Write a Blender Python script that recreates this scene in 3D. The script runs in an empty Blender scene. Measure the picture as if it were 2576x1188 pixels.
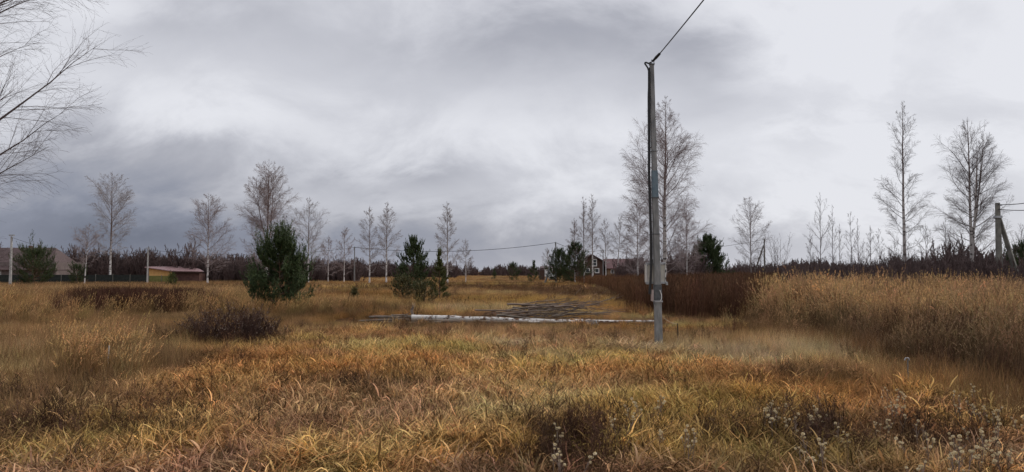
import bpy, math, random
import numpy as np
from mathutils import Vector, Euler

# ------------------------------------------------------------------ camera, sky, sun
SC = bpy.context.scene
F = 1946.0; CX, CY = 1288.0, 594.0; HZ = 684.0; CAMZ = 1.8
PITCH = math.atan((HZ - CY) / F)
cam_data = bpy.data.cameras.new('camera')
cam_data.sensor_width = 36.0; cam_data.lens = 36.0 * F / 2576.0
cam_data.clip_start = 0.1; cam_data.clip_end = 9000.0
cam = bpy.data.objects.new('camera', cam_data)
SC.collection.objects.link(cam)
cam.location = (0, 0, CAMZ); cam.rotation_euler = (math.radians(90) + PITCH, 0, 0)
SC.camera = cam

SUN_EL, SUN_AZ = math.radians(42), math.radians(62)      # azimuth clockwise from +Y (view direction)
world = bpy.data.worlds.new('World'); SC.world = world; world.use_nodes = True
def build_world():
    nt = world.node_tree; nt.nodes.clear()
    N = nt.nodes.new; L = nt.links.new
    def m(op, a, b=None, c=None, clamp=False):
        n = N('ShaderNodeMath'); n.operation = op; n.use_clamp = clamp
        for i, v in enumerate((a, b, c)):
            if v is None: continue
            if isinstance(v, (int, float)): n.inputs[i].default_value = v
            else: L(v, n.inputs[i])
        return n.outputs[0]
    out = N('ShaderNodeOutputWorld'); bg = N('ShaderNodeBackground')
    tc = N('ShaderNodeTexCoord'); sp = N('ShaderNodeSeparateXYZ'); L(tc.outputs['Generated'], sp.inputs[0])
    X, Y, Z = sp.outputs
    # cloud deck coordinates: direction projected on a high plane
    zz = m('ADD', m('MAXIMUM', Z, 0.0), 0.55)
    cb = N('ShaderNodeCombineXYZ'); L(m('DIVIDE', X, zz), cb.inputs[0]); L(m('DIVIDE', Y, zz), cb.inputs[1])
    def noise(scale, detail, rough, off, sx=1.0):
        mp = N('ShaderNodeMapping'); L(cb.outputs[0], mp.inputs[0]); mp.inputs['Location'].default_value = off
        mp.inputs['Scale'].default_value = (sx, 1, 1); mp.inputs['Rotation'].default_value = (0, 0, 0.35)
        n = N('ShaderNodeTexNoise'); L(mp.outputs[0], n.inputs['Vector'])
        n.inputs['Scale'].default_value = scale; n.inputs['Detail'].default_value = detail
        n.inputs['Roughness'].default_value = rough; n.inputs['Distortion'].default_value = 0.35
        return n.outputs['Fac']
    n1 = noise(1.5, 5, 0.45, (3.1, 7.7, 0), 0.8)
    n2 = noise(4.2, 8, 0.60, (9.1, 1.2, 0), 0.8)
    n3 = noise(2.2, 4, 0.5, (21.0, 4.0, 0), 0.85)
    az = m('ARCTAN2', X, Y); el = m('ARCSINE', Z)
    # warp the direction a little so that no cloud edge is regular
    azw = m('ADD', az, m('MULTIPLY', m('SUBTRACT', n3, 0.5), 0.30))
    elw = m('ADD', el, m('MULTIPLY', m('SUBTRACT', n2, 0.5), 0.14))
    def blob(px, py, sx, sy, k):
        a0 = math.atan((px - CX) / F); e0 = math.atan((HZ - py) / F)
        dx = m('DIVIDE', m('SUBTRACT', azw, a0), sx / F); dy = m('DIVIDE', m('SUBTRACT', elw, e0), sy / F)
        r2 = m('ADD', m('MULTIPLY', dx, dx), m('MULTIPLY', dy, dy))
        return m('MULTIPLY', m('EXPONENT', m('MULTIPLY', r2, -1.0)), k)
    # overall brightness: brighter to the right, dark rain cloud low on the left
    Lg = m('MULTIPLY_ADD', m('TANH', m('MULTIPLY', az, 2.0)), 0.10, 0.875)
    Lg = m('ADD', Lg, m('MULTIPLY', m('SUBTRACT', n1, 0.5), 0.20))
    Lg = m('ADD', Lg, m('MULTIPLY', m('SUBTRACT', n2, 0.5), 0.26))
    n4 = noise(7.5, 6, 0.6, (4.0, 31.0, 0), 0.8)
    mr = N('ShaderNodeMapRange'); mr.interpolation_type = 'SMOOTHSTEP'; mr.inputs[1].default_value = 0.40; mr.inputs[2].default_value = 0.62; L(n2, mr.inputs[0])
    Lg = m('ADD', Lg, m('MULTIPLY', m('SUBTRACT', mr.outputs[0], 0.5), 0.09))
    Lg = m('ADD', Lg, m('MULTIPLY', m('SUBTRACT', n4, 0.5), 0.16))
    for b in SKY_BLOBS:
        Lg = m('ADD', Lg, blob(*b))
    cr = N('ShaderNodeValToRGB'); L(m('MULTIPLY', Lg, 1.0, clamp=True), cr.inputs[0])
    e = cr.color_ramp.elements
    e[0].position = 0.0; e[0].color = (0.13, 0.148, 0.20, 1)
    e[1].position = 1.0; e[1].color = (0.80, 0.81, 0.86, 1)
    for p, c in ((0.3, (0.27, 0.29, 0.36, 1)), (0.55, (0.42, 0.43, 0.485, 1)), (0.78, (0.60, 0.61, 0.665, 1))):
        x = e.new(p); x.color = c
    sky = N('ShaderNodeTexSky'); sky.sky_type = 'NISHITA'; sky.sun_disc = False
    sky.sun_elevation = SUN_EL; sky.sun_rotation = SUN_AZ; sky.dust_density = 2.0
    sc = N('ShaderNodeVectorMath'); sc.operation = 'SCALE'; sc.inputs['Scale'].default_value = 0.07
    L(sky.outputs[0], sc.inputs[0])
    mx = N('ShaderNodeMixRGB'); mx.inputs[0].default_value = 0.95      # a closed overcast lets little sky through
    L(sc.outputs[0], mx.inputs[1]); L(cr.outputs[0], mx.inputs[2])
    L(mx.outputs[0], bg.inputs[0]); bg.inputs[1].default_value = 1.0
    L(bg.outputs[0], out.inputs[0])
SKY_BLOBS = [(1750, 300, 120, 40, -0.10), (330, 120, 200, 50, -0.08), (900, 150, 180, 60, -0.07), (2350, 120, 150, 60, -0.05), (-100, 640, 800, 190, -0.36), (420, 600, 420, 130, -0.22), (100, 440, 380, 60, -0.18), (430, 380, 150, 40, -0.16),
             (1150, 640, 800, 120, -0.22), (1270, 90, 250, 120, -0.24), (1740, 150, 220, 90, -0.26), (1900, 235, 120, 70, -0.20), (1840, 120, 90, 50, -0.10), (1560, 40, 200, 80, -0.2),
             (1180, 450, 110, 35, -0.18), (960, 450, 80, 40, -0.12), (180, 280, 300, 80, 0.10), (560, 50, 150, 80, -0.12), (2080, 370, 90, 40, -0.08), (1500, 620, 600, 70, -0.10),
             (1300, 330, 350, 70, 0.07), (2250, 160, 350, 160, 0.12), (1950, 480, 260, 110, 0.12), (620, 250, 300, 80, 0.06),
             (130, 60, 260, 120, 0.07), (560, 340, 120, 30, 0.05)]
build_world()

sun_data = bpy.data.lights.new('sun', 'SUN'); sun_data.energy = 1.3; sun_data.angle = math.radians(25)
sun_data.color = (1.0, 0.93, 0.84)
sun = bpy.data.objects.new('sun', sun_data); SC.collection.objects.link(sun)
sd = Vector((math.sin(SUN_AZ) * math.cos(SUN_EL), math.cos(SUN_AZ) * math.cos(SUN_EL), math.sin(SUN_EL)))
sun.rotation_euler = sd.to_track_quat('Z', 'Y').to_euler()
sun.location = (0, 0, 50)
vs = SC.view_settings; vs.view_transform = 'Standard'; vs.look = 'None'; vs.exposure = 0.0; vs.gamma = 1.0
vs.use_curve_mapping = False

# ------------------------------------------------------------------ numeric helpers
RS = np.random.RandomState(11)
_T = RS.rand(256, 256)
def vnoise(x, y, s, ox=0.0, oy=0.0):
    x = np.asarray(x, float) / s + ox; y = np.asarray(y, float) / s + oy
    xi = np.floor(x).astype(int); yi = np.floor(y).astype(int); fx = x - xi; fy = y - yi
    fx = fx * fx * (3 - 2 * fx); fy = fy * fy * (3 - 2 * fy)
    a = _T[xi % 256, yi % 256]; b = _T[(xi + 1) % 256, yi % 256]
    c = _T[xi % 256, (yi + 1) % 256]; d = _T[(xi + 1) % 256, (yi + 1) % 256]
    return (a * (1 - fx) + b * fx) * (1 - fy) + (c * (1 - fx) + d * fx) * fy
def fbm(x, y, s, o=0.0, n=4):
    v = 0; a = 0.5; t = 0
    for k in range(n):
        v = v + a * vnoise(x, y, s, 13.7 * k + o, 7.1 * k - o); t += a; a *= 0.5; s *= 0.5
    return v / t
def sstep(a, b, x):
    t = np.clip((np.asarray(x, float) - a) / (b - a), 0, 1); return t * t * (3 - 2 * t)
def height(x, y):
    x = np.asarray(x, float); y = np.asarray(y, float); r = np.hypot(x, y)
    f = 1 - sstep(45, 120, r)
    h = (fbm(x, y, 7.0, 1.3) - 0.5) * 0.22 * f + (fbm(x, y, 0.9, 5.0, 3) - 0.5) * 0.32 * (1 - sstep(18, 34, r))
    h = h + (fbm(x, y, 60.0, 9.0, 2) - 0.5) * 0.5 * sstep(60, 200, r)
    return h
def gz(x, y): return float(height(x, y))
def P(px, py, d):
    vx = (px - CX) / F; u = (CY - py) / F
    vy = math.cos(PITCH) - u * math.sin(PITCH); vz = math.sin(PITCH) + u * math.cos(PITCH)
    s = d / vy
    return Vector((vx * s, d, CAMZ + vz * s))
def proj(x, y, z=0.0):
    x = np.asarray(x, float); y = np.maximum(np.asarray(y, float), 0.3); dz = z - CAMZ
    w = y * math.cos(PITCH) + dz * math.sin(PITCH); v = -y * math.sin(PITCH) + dz * math.cos(PITCH)
    return CX + F * x / w, CY - F * v / w
def gx(px, d): return (px - CX) / F * d
def gdist(py): return CAMZ * F / (py - HZ)

# ------------------------------------------------------------------ materials
MATS = {}
def new_mat(name):
    m = bpy.data.materials.new(name); m.use_nodes = True; nt = m.node_tree
    b = nt.nodes['Principled BSDF']; b.inputs['Roughness'].default_value = 0.85
    b.inputs['Specular IOR Level'].default_value = 0.25
    MATS[name] = m
    return m, nt, b
def noise_mat(name, c1, c2, scale=4.0, rough=0.85, bump=0.0, stretch=(1, 1, 1), detail=5, spec=0.25, lo=0.35, hi=0.65, metal=0.0):
    m, nt, b = new_mat(name)
    tc = nt.nodes.new('ShaderNodeTexCoord'); mp = nt.nodes.new('ShaderNodeMapping'); mp.inputs['Scale'].default_value = stretch
    n = nt.nodes.new('ShaderNodeTexNoise'); n.inputs['Scale'].default_value = scale; n.inputs['Detail'].default_value = detail
    r = nt.nodes.new('ShaderNodeValToRGB'); r.color_ramp.elements[0].position = lo; r.color_ramp.elements[1].position = hi
    r.color_ramp.elements[0].color = (*c1, 1); r.color_ramp.elements[1].color = (*c2, 1)
    nt.links.new(tc.outputs['Object'], mp.inputs[0]); nt.links.new(mp.outputs[0], n.inputs['Vector'])
    nt.links.new(n.outputs['Fac'], r.inputs[0]); nt.links.new(r.outputs[0], b.inputs['Base Color'])
    b.inputs['Roughness'].default_value = rough; b.inputs['Specular IOR Level'].default_value = spec; b.inputs['Metallic'].default_value = metal
    if bump:
        bp = nt.nodes.new('ShaderNodeBump'); bp.inputs['Strength'].default_value = bump; bp.inputs['Distance'].default_value = 0.02
        nt.links.new(n.outputs['Fac'], bp.inputs['Height']); nt.links.new(bp.outputs[0], b.inputs['Normal'])
    return m
def grass_mat(name, translucency=0.25):
    """colour = the clump's own colour (stored on the instance) times the blade's own tone"""
    m = bpy.data.materials.new(name); m.use_nodes = True; nt = m.node_tree; nt.nodes.clear()
    N = nt.nodes.new; L = nt.links.new
    out = N('ShaderNodeOutputMaterial')
    a = N('ShaderNodeAttribute'); a.attribute_type = 'INSTANCER'; a.attribute_name = 'tint'
    s = N('ShaderNodeAttribute'); s.attribute_type = 'GEOMETRY'; s.attribute_name = 'tone'
    mx = N('ShaderNodeMixRGB'); mx.blend_type = 'MULTIPLY'; mx.inputs[0].default_value = 1
    L(a.outputs['Color'], mx.inputs[1]); L(s.outputs['Color'], mx.inputs[2])
    d = N('ShaderNodeBsdfDiffuse'); t = N('ShaderNodeBsdfTranslucent'); ms = N('ShaderNodeMixShader'); ms.inputs[0].default_value = translucency
    L(mx.outputs[0], d.inputs[0]); L(mx.outputs[0], t.inputs[0]); L(d.outputs[0], ms.inputs[1]); L(t.outputs[0], ms.inputs[2])
    L(ms.outputs[0], out.inputs[0]); MATS[name] = m
    return m
def birch_mat(name, white, dark, brown, z0, z1):
    m, nt, b = new_mat(name); N = nt.nodes.new; L = nt.links.new
    tc = N('ShaderNodeTexCoord'); mp = N('ShaderNodeMapping'); mp.inputs['Scale'].default_value = (1.2, 1.2, 3.6)
    n = N('ShaderNodeTexNoise'); n.inputs['Scale'].default_value = 1.6; n.inputs['Detail'].default_value = 3
    r = N('ShaderNodeValToRGB'); r.color_ramp.elements[0].position = 0.40; r.color_ramp.elements[1].position = 0.47
    r.color_ramp.elements[0].color = (*dark, 1); r.color_ramp.elements[1].color = (*white, 1)
    L(tc.outputs['Object'], mp.inputs[0]); L(mp.outputs[0], n.inputs['Vector']); L(n.outputs['Fac'], r.inputs[0])
    sp = N('ShaderNodeSeparateXYZ'); L(tc.outputs['Object'], sp.inputs[0])
    mr = N('ShaderNodeMapRange'); mr.inputs[1].default_value = z0; mr.inputs[2].default_value = z1; L(sp.outputs[2], mr.inputs[0])
    mx = N('ShaderNodeMixRGB'); L(mr.outputs[0], mx.inputs[0]); L(r.outputs[0], mx.inputs[1]); mx.inputs[2].default_value = (*brown, 1)
    L(mx.outputs[0], b.inputs['Base Color']); b.inputs['Roughness'].default_value = 0.8
    return m
BIRCH = birch_mat('birch_bark', (0.62, 0.59, 0.57), (0.06, 0.05, 0.045), (0.13, 0.085, 0.075), 3.0, 8.0)
BIRCH_TALL = birch_mat('birch_bark_tall', (0.50, 0.46, 0.43), (0.05, 0.04, 0.04), (0.15, 0.10, 0.09), 5.0, 11.0)
LOGM = None
TWIG = noise_mat('birch_twig', (0.23, 0.18, 0.175), (0.35, 0.285, 0.275), 1.5)
TWIG_G = noise_mat('grey_twig', (0.26, 0.23, 0.225), (0.37, 0.33, 0.325), 1.5)
TWIG_D = noise_mat('dark_twig', (0.085, 0.062, 0.06), (0.15, 0.11, 0.10), 1.5)
SHRUBM = noise_mat('shrub_twig', (0.080, 0.055, 0.052), (0.165, 0.115, 0.105), 0.25)
PINEBARK = noise_mat('pine_bark', (0.09, 0.055, 0.035), (0.18, 0.11, 0.07), 9, bump=0.4)
def needle_mat(name, c1, c2):
    m, nt, b = new_mat(name)
    s = nt.nodes.new('ShaderNodeAttribute'); s.attribute_name = 'tone'
    r = nt.nodes.new('ShaderNodeMixRGB'); r.inputs[1].default_value = (*c1, 1); r.inputs[2].default_value = (*c2, 1)
    nt.links.new(s.outputs['Fac'], r.inputs[0]); nt.links.new(r.outputs[0], b.inputs['Base Color'])
    b.inputs['Roughness'].default_value = 0.6
    return m
NEEDLE = needle_mat('pine_needles', (0.028, 0.048, 0.018), (0.105, 0.140, 0.052))
NEEDLE_B = needle_mat('bright_pine_needles', (0.05, 0.062, 0.017), (0.14, 0.15, 0.042))
NEEDLE_O = needle_mat('olive_pine_needles', (0.055, 0.055, 0.02), (0.13, 0.115, 0.04))
CONCRETE = noise_mat('concrete', (0.15, 0.155, 0.155), (0.31, 0.31, 0.305), 5, 0.9, 0.3, (2.5, 2.5, 0.7), 8, 0.2, 0.3, 0.7)
CONCRETE_W = noise_mat('pale_concrete', (0.36, 0.35, 0.33), (0.5, 0.49, 0.47), 5, 0.9)
CONCRETE_D = noise_mat('weathered_concrete', (0.13, 0.125, 0.11), (0.24, 0.23, 0.20), 3, 0.9)

# ------------------------------------------------------------------ mesh helpers
class MB:
    """collects vertices, faces and a per-vertex tone"""
    def __init__(s): s.v = []; s.q = []; s.t = []; s.tone = []; s.n = 0
    def add(s, v, q=None, t=None, tone=None):
        v = np.asarray(v, float).reshape(-1, 3)
        if q is not None and len(q): s.q.append(np.asarray(q, int) + s.n)
        if t is not None and len(t): s.t.append(np.asarray(t, int) + s.n)
        s.tone.append(np.ones(len(v)) if tone is None else np.asarray(tone, float).reshape(-1)); s.v.append(v); s.n += len(v)
    def mesh(s, name, mat, smooth=False, tone=False):
        me = bpy.data.meshes.new(name); v = np.concatenate(s.v)
        q = np.concatenate(s.q) if s.q else np.zeros((0, 4), int); t = np.concatenate(s.t) if s.t else np.zeros((0, 3), int)
        me.vertices.add(len(v)); me.vertices.foreach_set('co', v.ravel())
        li = np.concatenate([q.ravel(), t.ravel()]); me.loops.add(len(li)); me.loops.foreach_set('vertex_index', li.astype(np.int32))
        ls = np.concatenate([np.arange(len(q)) * 4, len(q) * 4 + np.arange(len(t)) * 3]); me.polygons.add(len(ls))
        me.polygons.foreach_set('loop_start', ls.astype(np.int32))
        me.polygons.foreach_set('use_smooth', np.full(len(ls), smooth))
        me.update(calc_edges=True)
        if tone:
            a = me.attributes.new('tone', 'FLOAT', 'POINT'); a.data.foreach_set('value', np.concatenate(s.tone))
        if isinstance(mat, (list, tuple)):
            for x in mat: me.materials.append(x)
        else: me.materials.append(mat)
        return me
def link(name, me, parent=None, loc=None, rz=0):
    o = bpy.data.objects.new(name, me); SC.collection.objects.link(o)
    if parent is not None: o.parent = parent
    if loc is not None: o.location = loc
    if rz: o.rotation_euler = (0, 0, rz)
    return o
def tag(o, label=None, cat=None, group=None, kind=None):
    if label: o['label'] = label
    if cat: o['category'] = cat
    if group: o['group'] = group
    if kind: o['kind'] = kind
    return o
def empty(name, loc, rz=0):
    o = bpy.data.objects.new(name, None); SC.collection.objects.link(o); o.location = loc; o.rotation_euler = (0, 0, rz)
    o.empty_display_size = 0.2
    return o
def tubes(mb, pts, rad, sides=3, tone=None, cap=False):
    """pts (N,K,3), rad (N,K)"""
    pts = np.asarray(pts, float); rad = np.asarray(rad, float); N, K, _ = pts.shape
    tg = np.gradient(pts, axis=1); tg /= np.linalg.norm(tg, axis=2, keepdims=True) + 1e-9
    ref = np.where(np.abs(tg[:, :1, 2:3]) > 0.9, np.array([1.0, 0, 0]), np.array([0, 0, 1.0]))
    ref = np.broadcast_to(ref, tg.shape)
    a = np.cross(tg, ref); a /= np.linalg.norm(a, axis=2, keepdims=True) + 1e-9; b = np.cross(tg, a)
    th = np.arange(sides) * 2 * np.pi / sides
    ring = pts[:, :, None, :] + rad[:, :, None, None] * (np.cos(th)[None, None, :, None] * a[:, :, None, :] + np.sin(th)[None, None, :, None] * b[:, :, None, :])
    idx = np.arange(N * K * sides).reshape(N, K, sides)
    i0 = idx[:, :-1, :]; i1 = idx[:, 1:, :]
    q = np.stack([i0, np.roll(i0, -1, 2), np.roll(i1, -1, 2), i1], -1).reshape(-1, 4)
    tn = None if tone is None else np.repeat(tone, K * sides)
    mb.add(ring.reshape(-1, 3), q, None, tn)
    if cap:
        for n in range(N):
            for k, fl in ((0, 1), (K - 1, 0)):
                c = pts[n, k]; vv = np.vstack([ring[n, k], c]); f = [[i, (i + 1) % sides, sides] for i in range(sides)]
                if fl: f = [x[::-1] for x in f]
                mb.add(vv, None, f)
def box(mb, c, s, rz=0.0, taper=1.0):
    x, y, z = [v / 2 for v in s]; t = taper
    v = np.array([[-x, -y, -z], [x, -y, -z], [x, y, -z], [-x, y, -z], [-x * t, -y * t, z], [x * t, -y * t, z], [x * t, y * t, z], [-x * t, y * t, z]])
    cs, sn = math.cos(rz), math.sin(rz)
    v = np.stack([v[:, 0] * cs - v[:, 1] * sn, v[:, 0] * sn + v[:, 1] * cs, v[:, 2]], 1) + np.array(c)
    mb.add(v, [[0, 3, 2, 1], [4, 5, 6, 7], [0, 1, 5, 4], [1, 2, 6, 5], [2, 3, 7, 6], [3, 0, 4, 7]])
def bevel(o, w=0.01, seg=2):
    md = o.modifiers.new('bevel', 'BEVEL'); md.width = w; md.segments = seg; md.limit_method = 'ANGLE'
def poly_tube(name, pts, r, mat, parent=None, sides=6, cap=True, smooth=True, loc=None):
    pts = np.asarray([list(p) for p in pts], float)
    if loc is not None: pts = pts - np.array(loc)
    rr = np.full(len(pts), r) if np.isscalar(r) else np.asarray(r, float)
    mb = MB(); tubes(mb, pts[None], rr[None], sides, cap=cap)
    return link(name, mb.mesh(name, mat, smooth), parent, loc)

# ------------------------------------------------------------------ colours and zones of the field
def in_poly(px, py, poly):
    px = np.asarray(px); py = np.asarray(py); r = np.zeros(px.shape, bool); n = len(poly)
    for i in range(n):
        x1, y1 = poly[i]; x2, y2 = poly[(i + 1) % n]
        c = ((y1 > py) != (y2 > py)) & (px < (x2 - x1) * (py - y1) / (y2 - y1 + 1e-12) + x1)
        r ^= c
    return r
def W(*pairs): return [(gx(px, d), d) for px, d in pairs]       # (bearing in photo, metres ahead) -> ground points
WEED_POLY = W((1445, 150), (1470, 105), (1530, 70), (1600, 42), (1645, 31), (1760, 28.5), (1895, 27.5), (1905, 45), (1990, 60), (1990, 150))
REED_POLY = W((1880, 25.5), (1960, 22.5), (2080, 19), (2200, 15.6), (2330, 12.9), (2600, 10.4), (2900, 9.6), (2900, 40), (1930, 40), (1885, 30))
LEFT_WEED = W((225, 34), (330, 31), (470, 30.5), (462, 37), (300, 41), (225, 39))
BAND_WEED = W((1140, 70), (1140, 100), (1500, 96), (1610, 60), (1560, 50), (1380, 56))
def blobw(x, y, px, d, rx, ry):
    X = gx(px, d); return np.exp(-(((x - X) / rx) ** 2 + ((y - d) / ry) ** 2))
def greenness(x, y):
    n = fbm(x, y, 1.6, 3.0)
    g = 1.25 * blobw(x, y, 1730, 9.6, 1.5, 1.6) + 0.8 * blobw(x, y, 1560, 7.6, 1.4, 0.9) + 0.75 * blobw(x, y, 370, 9.0, 1.0, 1.2) \
        + 0.5 * blobw(x, y, 1950, 7.2, 1.6, 0.7) + 0.5 * blobw(x, y, 150, 7.4, 0.9, 0.7) + 0.9 * blobw(x, y, 740, 19.3, 1.2, 0.7) + 0.6 * blobw(x, y, 590, 18.2, 1.4, 0.4) \
        + 1.6 * blobw(x, y, 910, 80, 5, 9) + 0.7 * blobw(x, y, 1300, 105, 14, 16) + 0.5 * blobw(x, y, 2100, 7.0, 0.8, 0.5)
    return np.clip(g * (0.45 + 1.1 * n), 0, 1)
def darkness(x, y):
    g = 1.1 * blobw(x, y, 1400, 7.3, 0.52, 0.75) + 0.9 * blobw(x, y, 1500, 8.0, 0.6, 0.4) + 0.6 * blobw(x, y, 1950, 8.0, 0.9, 0.8) \
        + 0.6 * blobw(x, y, 2350, 8.0, 1.4, 0.9) + 0.6 * blobw(x, y, 60, 10.2, 1.0, 0.9) + 0.55 * blobw(x, y, 230, 8.6, 1.5, 0.5) + 0.5 * blobw(x, y, 60, 8.0, 1.2, 0.8) + 0.45 * blobw(x, y, 900, 11.5, 0.9, 0.5) \
        + 1.0 * blobw(x, y, 575, 19.3, 1.5, 0.7)
    return np.clip(g * (0.6 + 0.8 * fbm(x, y, 0.7, 8.0)), 0, 1)
def field_colour(x, y):
    """own colour of the dry grass at a place"""
    x = np.asarray(x, float); y = np.asarray(y, float)
    n1 = fbm(x, y, 5.0, 2.0)[..., None]; n2 = fbm(x, y, 1.3, 6.0)[..., None]; n3 = fbm(x, y, 0.5, 16.0, 2)[..., None]
    orange = np.array([0.50, 0.285, 0.115]); tan = np.array([0.50, 0.345, 0.19]); straw = np.array([0.56, 0.39, 0.175])
    brown = np.array([0.25, 0.155, 0.09]); green = np.array([0.50, 0.395, 0.125]); olive = np.array([0.34, 0.26, 0.10])
    mauve = np.array([0.36, 0.235, 0.16])
    a = sstep(0.35, 0.68, n1); c = orange * a + tan * (1 - a)
    b = sstep(0.45, 0.75, n2); c = c * (1 - 0.6 * b) + straw * 0.6 * b
    d = sstep(0.50, 0.30, n2) * 0.75; c = c * (1 - d) + brown * d
    # thatch of last year near the camera is duller and redder
    near = (1 - sstep(6.6, 10.5, y))[..., None] * (1 - sstep(0.4, 0.62, n2)) * 0.8
    c = c * (1 - near) + mauve * near
    g = greenness(x, y)[..., None] * 0.62; gc = green * (0.4 + 0.6 * sstep(0.3, 0.6, n3)) + olive * (1 - (0.4 + 0.6 * sstep(0.3, 0.6, n3)))
    c = c * (1 - g) + gc * g
    k = darkness(x, y)[..., None]; c = c * (1 - 0.6 * k) + np.array([0.10, 0.06, 0.035]) * 0.6 * k
    big = fbm(x, y, 9.0, 33.0, 4)[..., None]; mid = fbm(x, y, 3.2, 37.0, 3)[..., None]
    c = c * (0.35 + 1.3 * big) * (0.45 + 1.1 * mid)
    c = c * (1 + 0.34 * (1 - sstep(16, 26, y)))[..., None] * np.array([1.03, 0.96, 0.88])
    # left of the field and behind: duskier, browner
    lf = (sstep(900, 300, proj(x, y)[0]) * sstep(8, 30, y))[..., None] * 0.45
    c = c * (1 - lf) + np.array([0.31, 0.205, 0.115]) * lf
    c = np.minimum(c, np.array([0.60, 0.45, 0.27]))
    return c

# ------------------------------------------------------------------ ground
def build_ground():
    def axis(c, n, near, far, k):
        t = np.linspace(-1, 1, n); return c + np.sinh(t * k) / math.sinh(k) * far
    xs = axis(0, 280, 0, 4000, 8.8); ys = axis(9.0, 280, 0, 4000, 8.8)
    X, Y = np.meshgrid(xs, ys); Z = height(X, Y)
    v = np.stack([X, Y, Z], -1).reshape(-1, 3); n = len(xs); idx = np.arange(n * len(ys)).reshape(len(ys), n)
    q = np.stack([idx[:-1, :-1], idx[:-1, 1:], idx[1:, 1:], idx[1:, :-1]], -1).reshape(-1, 4)
    mb = MB(); mb.add(v, q)
    m, nt, b = new_mat('ground_soil'); N = nt.nodes.new; L = nt.links.new
    at = N('ShaderNodeAttribute'); at.attribute_name = 'soil'
    tc = N('ShaderNodeTexCoord'); n1 = N('ShaderNodeTexNoise'); n1.inputs['Scale'].default_value = 9; n1.inputs['Detail'].default_value = 8
    L(tc.outputs['Object'], n1.inputs['Vector'])
    r = N('ShaderNodeValToRGB'); r.color_ramp.elements[0].position = 0.3; r.color_ramp.elements[1].position = 0.7
    r.color_ramp.elements[0].color = (0.45, 0.42, 0.4, 1); r.color_ramp.elements[1].color = (1.3, 1.25, 1.2, 1); L(n1.outputs['Fac'], r.inputs[0])
    mx = N('ShaderNodeMixRGB'); mx.blend_type = 'MULTIPLY'; mx.inputs[0].default_value = 1; L(at.outputs['Color'], mx.inputs[1]); L(r.outputs[0], mx.inputs[2])
    L(mx.outputs[0], b.inputs['Base Color']); b.inputs['Roughness'].default_value = 1; b.inputs['Specular IOR Level'].default_value = 0.05
    me = mb.mesh('ground', m, True)
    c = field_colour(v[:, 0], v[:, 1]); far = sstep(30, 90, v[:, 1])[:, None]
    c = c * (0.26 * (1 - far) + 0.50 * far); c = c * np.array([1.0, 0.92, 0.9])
    a = me.attributes.new('soil', 'FLOAT_COLOR', 'POINT'); a.data.foreach_set('color', np.hstack([c, np.ones((len(c), 1))]).ravel())
    return tag(link('ground', me), kind='structure')
build_ground()

# ------------------------------------------------------------------ grass
GRASS = grass_mat('dry_grass'); WEEDM = grass_mat('dry_weed', 0.08)
CLUMPS = {}
def ribbons(mb, base, az, el0, bend, length, width, K, rs, tone, twist=0.25):
    """N blades: start, heading, start angle from vertical, total bend, length"""
    N = len(az); seg = length / K; p = base.copy(); rows = [p.copy()]; ang = el0.copy(); ax = az.copy()
    for k in range(K):
        ang = ang + bend / K * (0.6 + 0.8 * (k / max(1, K - 1))); ax = ax + rs.normal(0, twist, N)
        dirv = np.stack([np.sin(ang) * np.cos(ax), np.sin(ang) * np.sin(ax), np.cos(ang)], 1)
        p = p + dirv * seg[:, None]; p[:, 2] = np.maximum(p[:, 2], 0.004 + 0.01 * rs.rand(N)); rows.append(p.copy())
    R = np.stack(rows, 1)                                   # N,K+1,3
    sa = az + np.pi / 2 + rs.normal(0, 0.6, N); side = np.stack([np.cos(sa), np.sin(sa), np.zeros(N)], 1)
    w = width[:, None] * np.interp(np.linspace(0, 1, K + 1), [0, 0.4, 1], [0.75, 1.0, 0.12])[None]
    A = R - side[:, None] * w[..., None] / 2; B = R + side[:, None] * w[..., None] / 2
    v = np.stack([A, B], 2).reshape(-1, 3); idx = np.arange(N * (K + 1) * 2).reshape(N, K + 1, 2)
    q = np.stack([idx[:, :-1, 0], idx[:, :-1, 1], idx[:, 1:, 1], idx[:, 1:, 0]], -1).reshape(-1, 4)
    mb.add(v, q, None, np.repeat(tone, (K + 1) * 2))
    return R
def tone_of(rs, n, lo=0.35, hi=1.35, p=1.0): return lo + (hi - lo) * rs.rand(n) ** p
def clump_set(kind, count, fn, mat):
    col = bpy.data.collections.new(kind + '_clumps')
    for i in range(count):
        rs = np.random.RandomState(hash_int(kind) + i); mb = MB(); fn(mb, rs)
        col.objects.link(bpy.data.objects.new('%s_%02d' % (kind, i), mb.mesh(kind + '_clump', mat, False, True)))
    CLUMPS[kind] = (col, count)
def hash_int(s): return sum(ord(c) * (i + 7) for i, c in enumerate(s)) % 99991
def disc(rs, n, r): a = rs.rand(n) * 2 * np.pi; q = np.sqrt(rs.rand(n)) * r; return np.stack([q * np.cos(a), q * np.sin(a), np.full(n, -0.015)], 1)
def matted(mb, rs):
    n = 34; ribbons(mb, disc(rs, n, 0.16), rs.normal(0, 0.85, n), np.abs(rs.normal(0.35, 0.3, n)), rs.uniform(0.9, 1.9, n), rs.uniform(0.16, 0.42, n), rs.uniform(0.006, 0.015, n), 6, rs, tone_of(rs, n, 0.18, 1.9, 1.5), 0.34)
def lying(mb, rs):
    n = 34; b = disc(rs, n, 0.22); b[:, 2] = rs.uniform(0.0, 0.06, n)
    ribbons(mb, b, rs.normal(0, 1.1, n), rs.uniform(1.0, 1.5, n), rs.uniform(0.0, 0.6, n), rs.uniform(0.18, 0.45, n), rs.uniform(0.006, 0.014, n), 5, rs, tone_of(rs, n, 0.2, 2.0, 1.5), 0.4)
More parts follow.
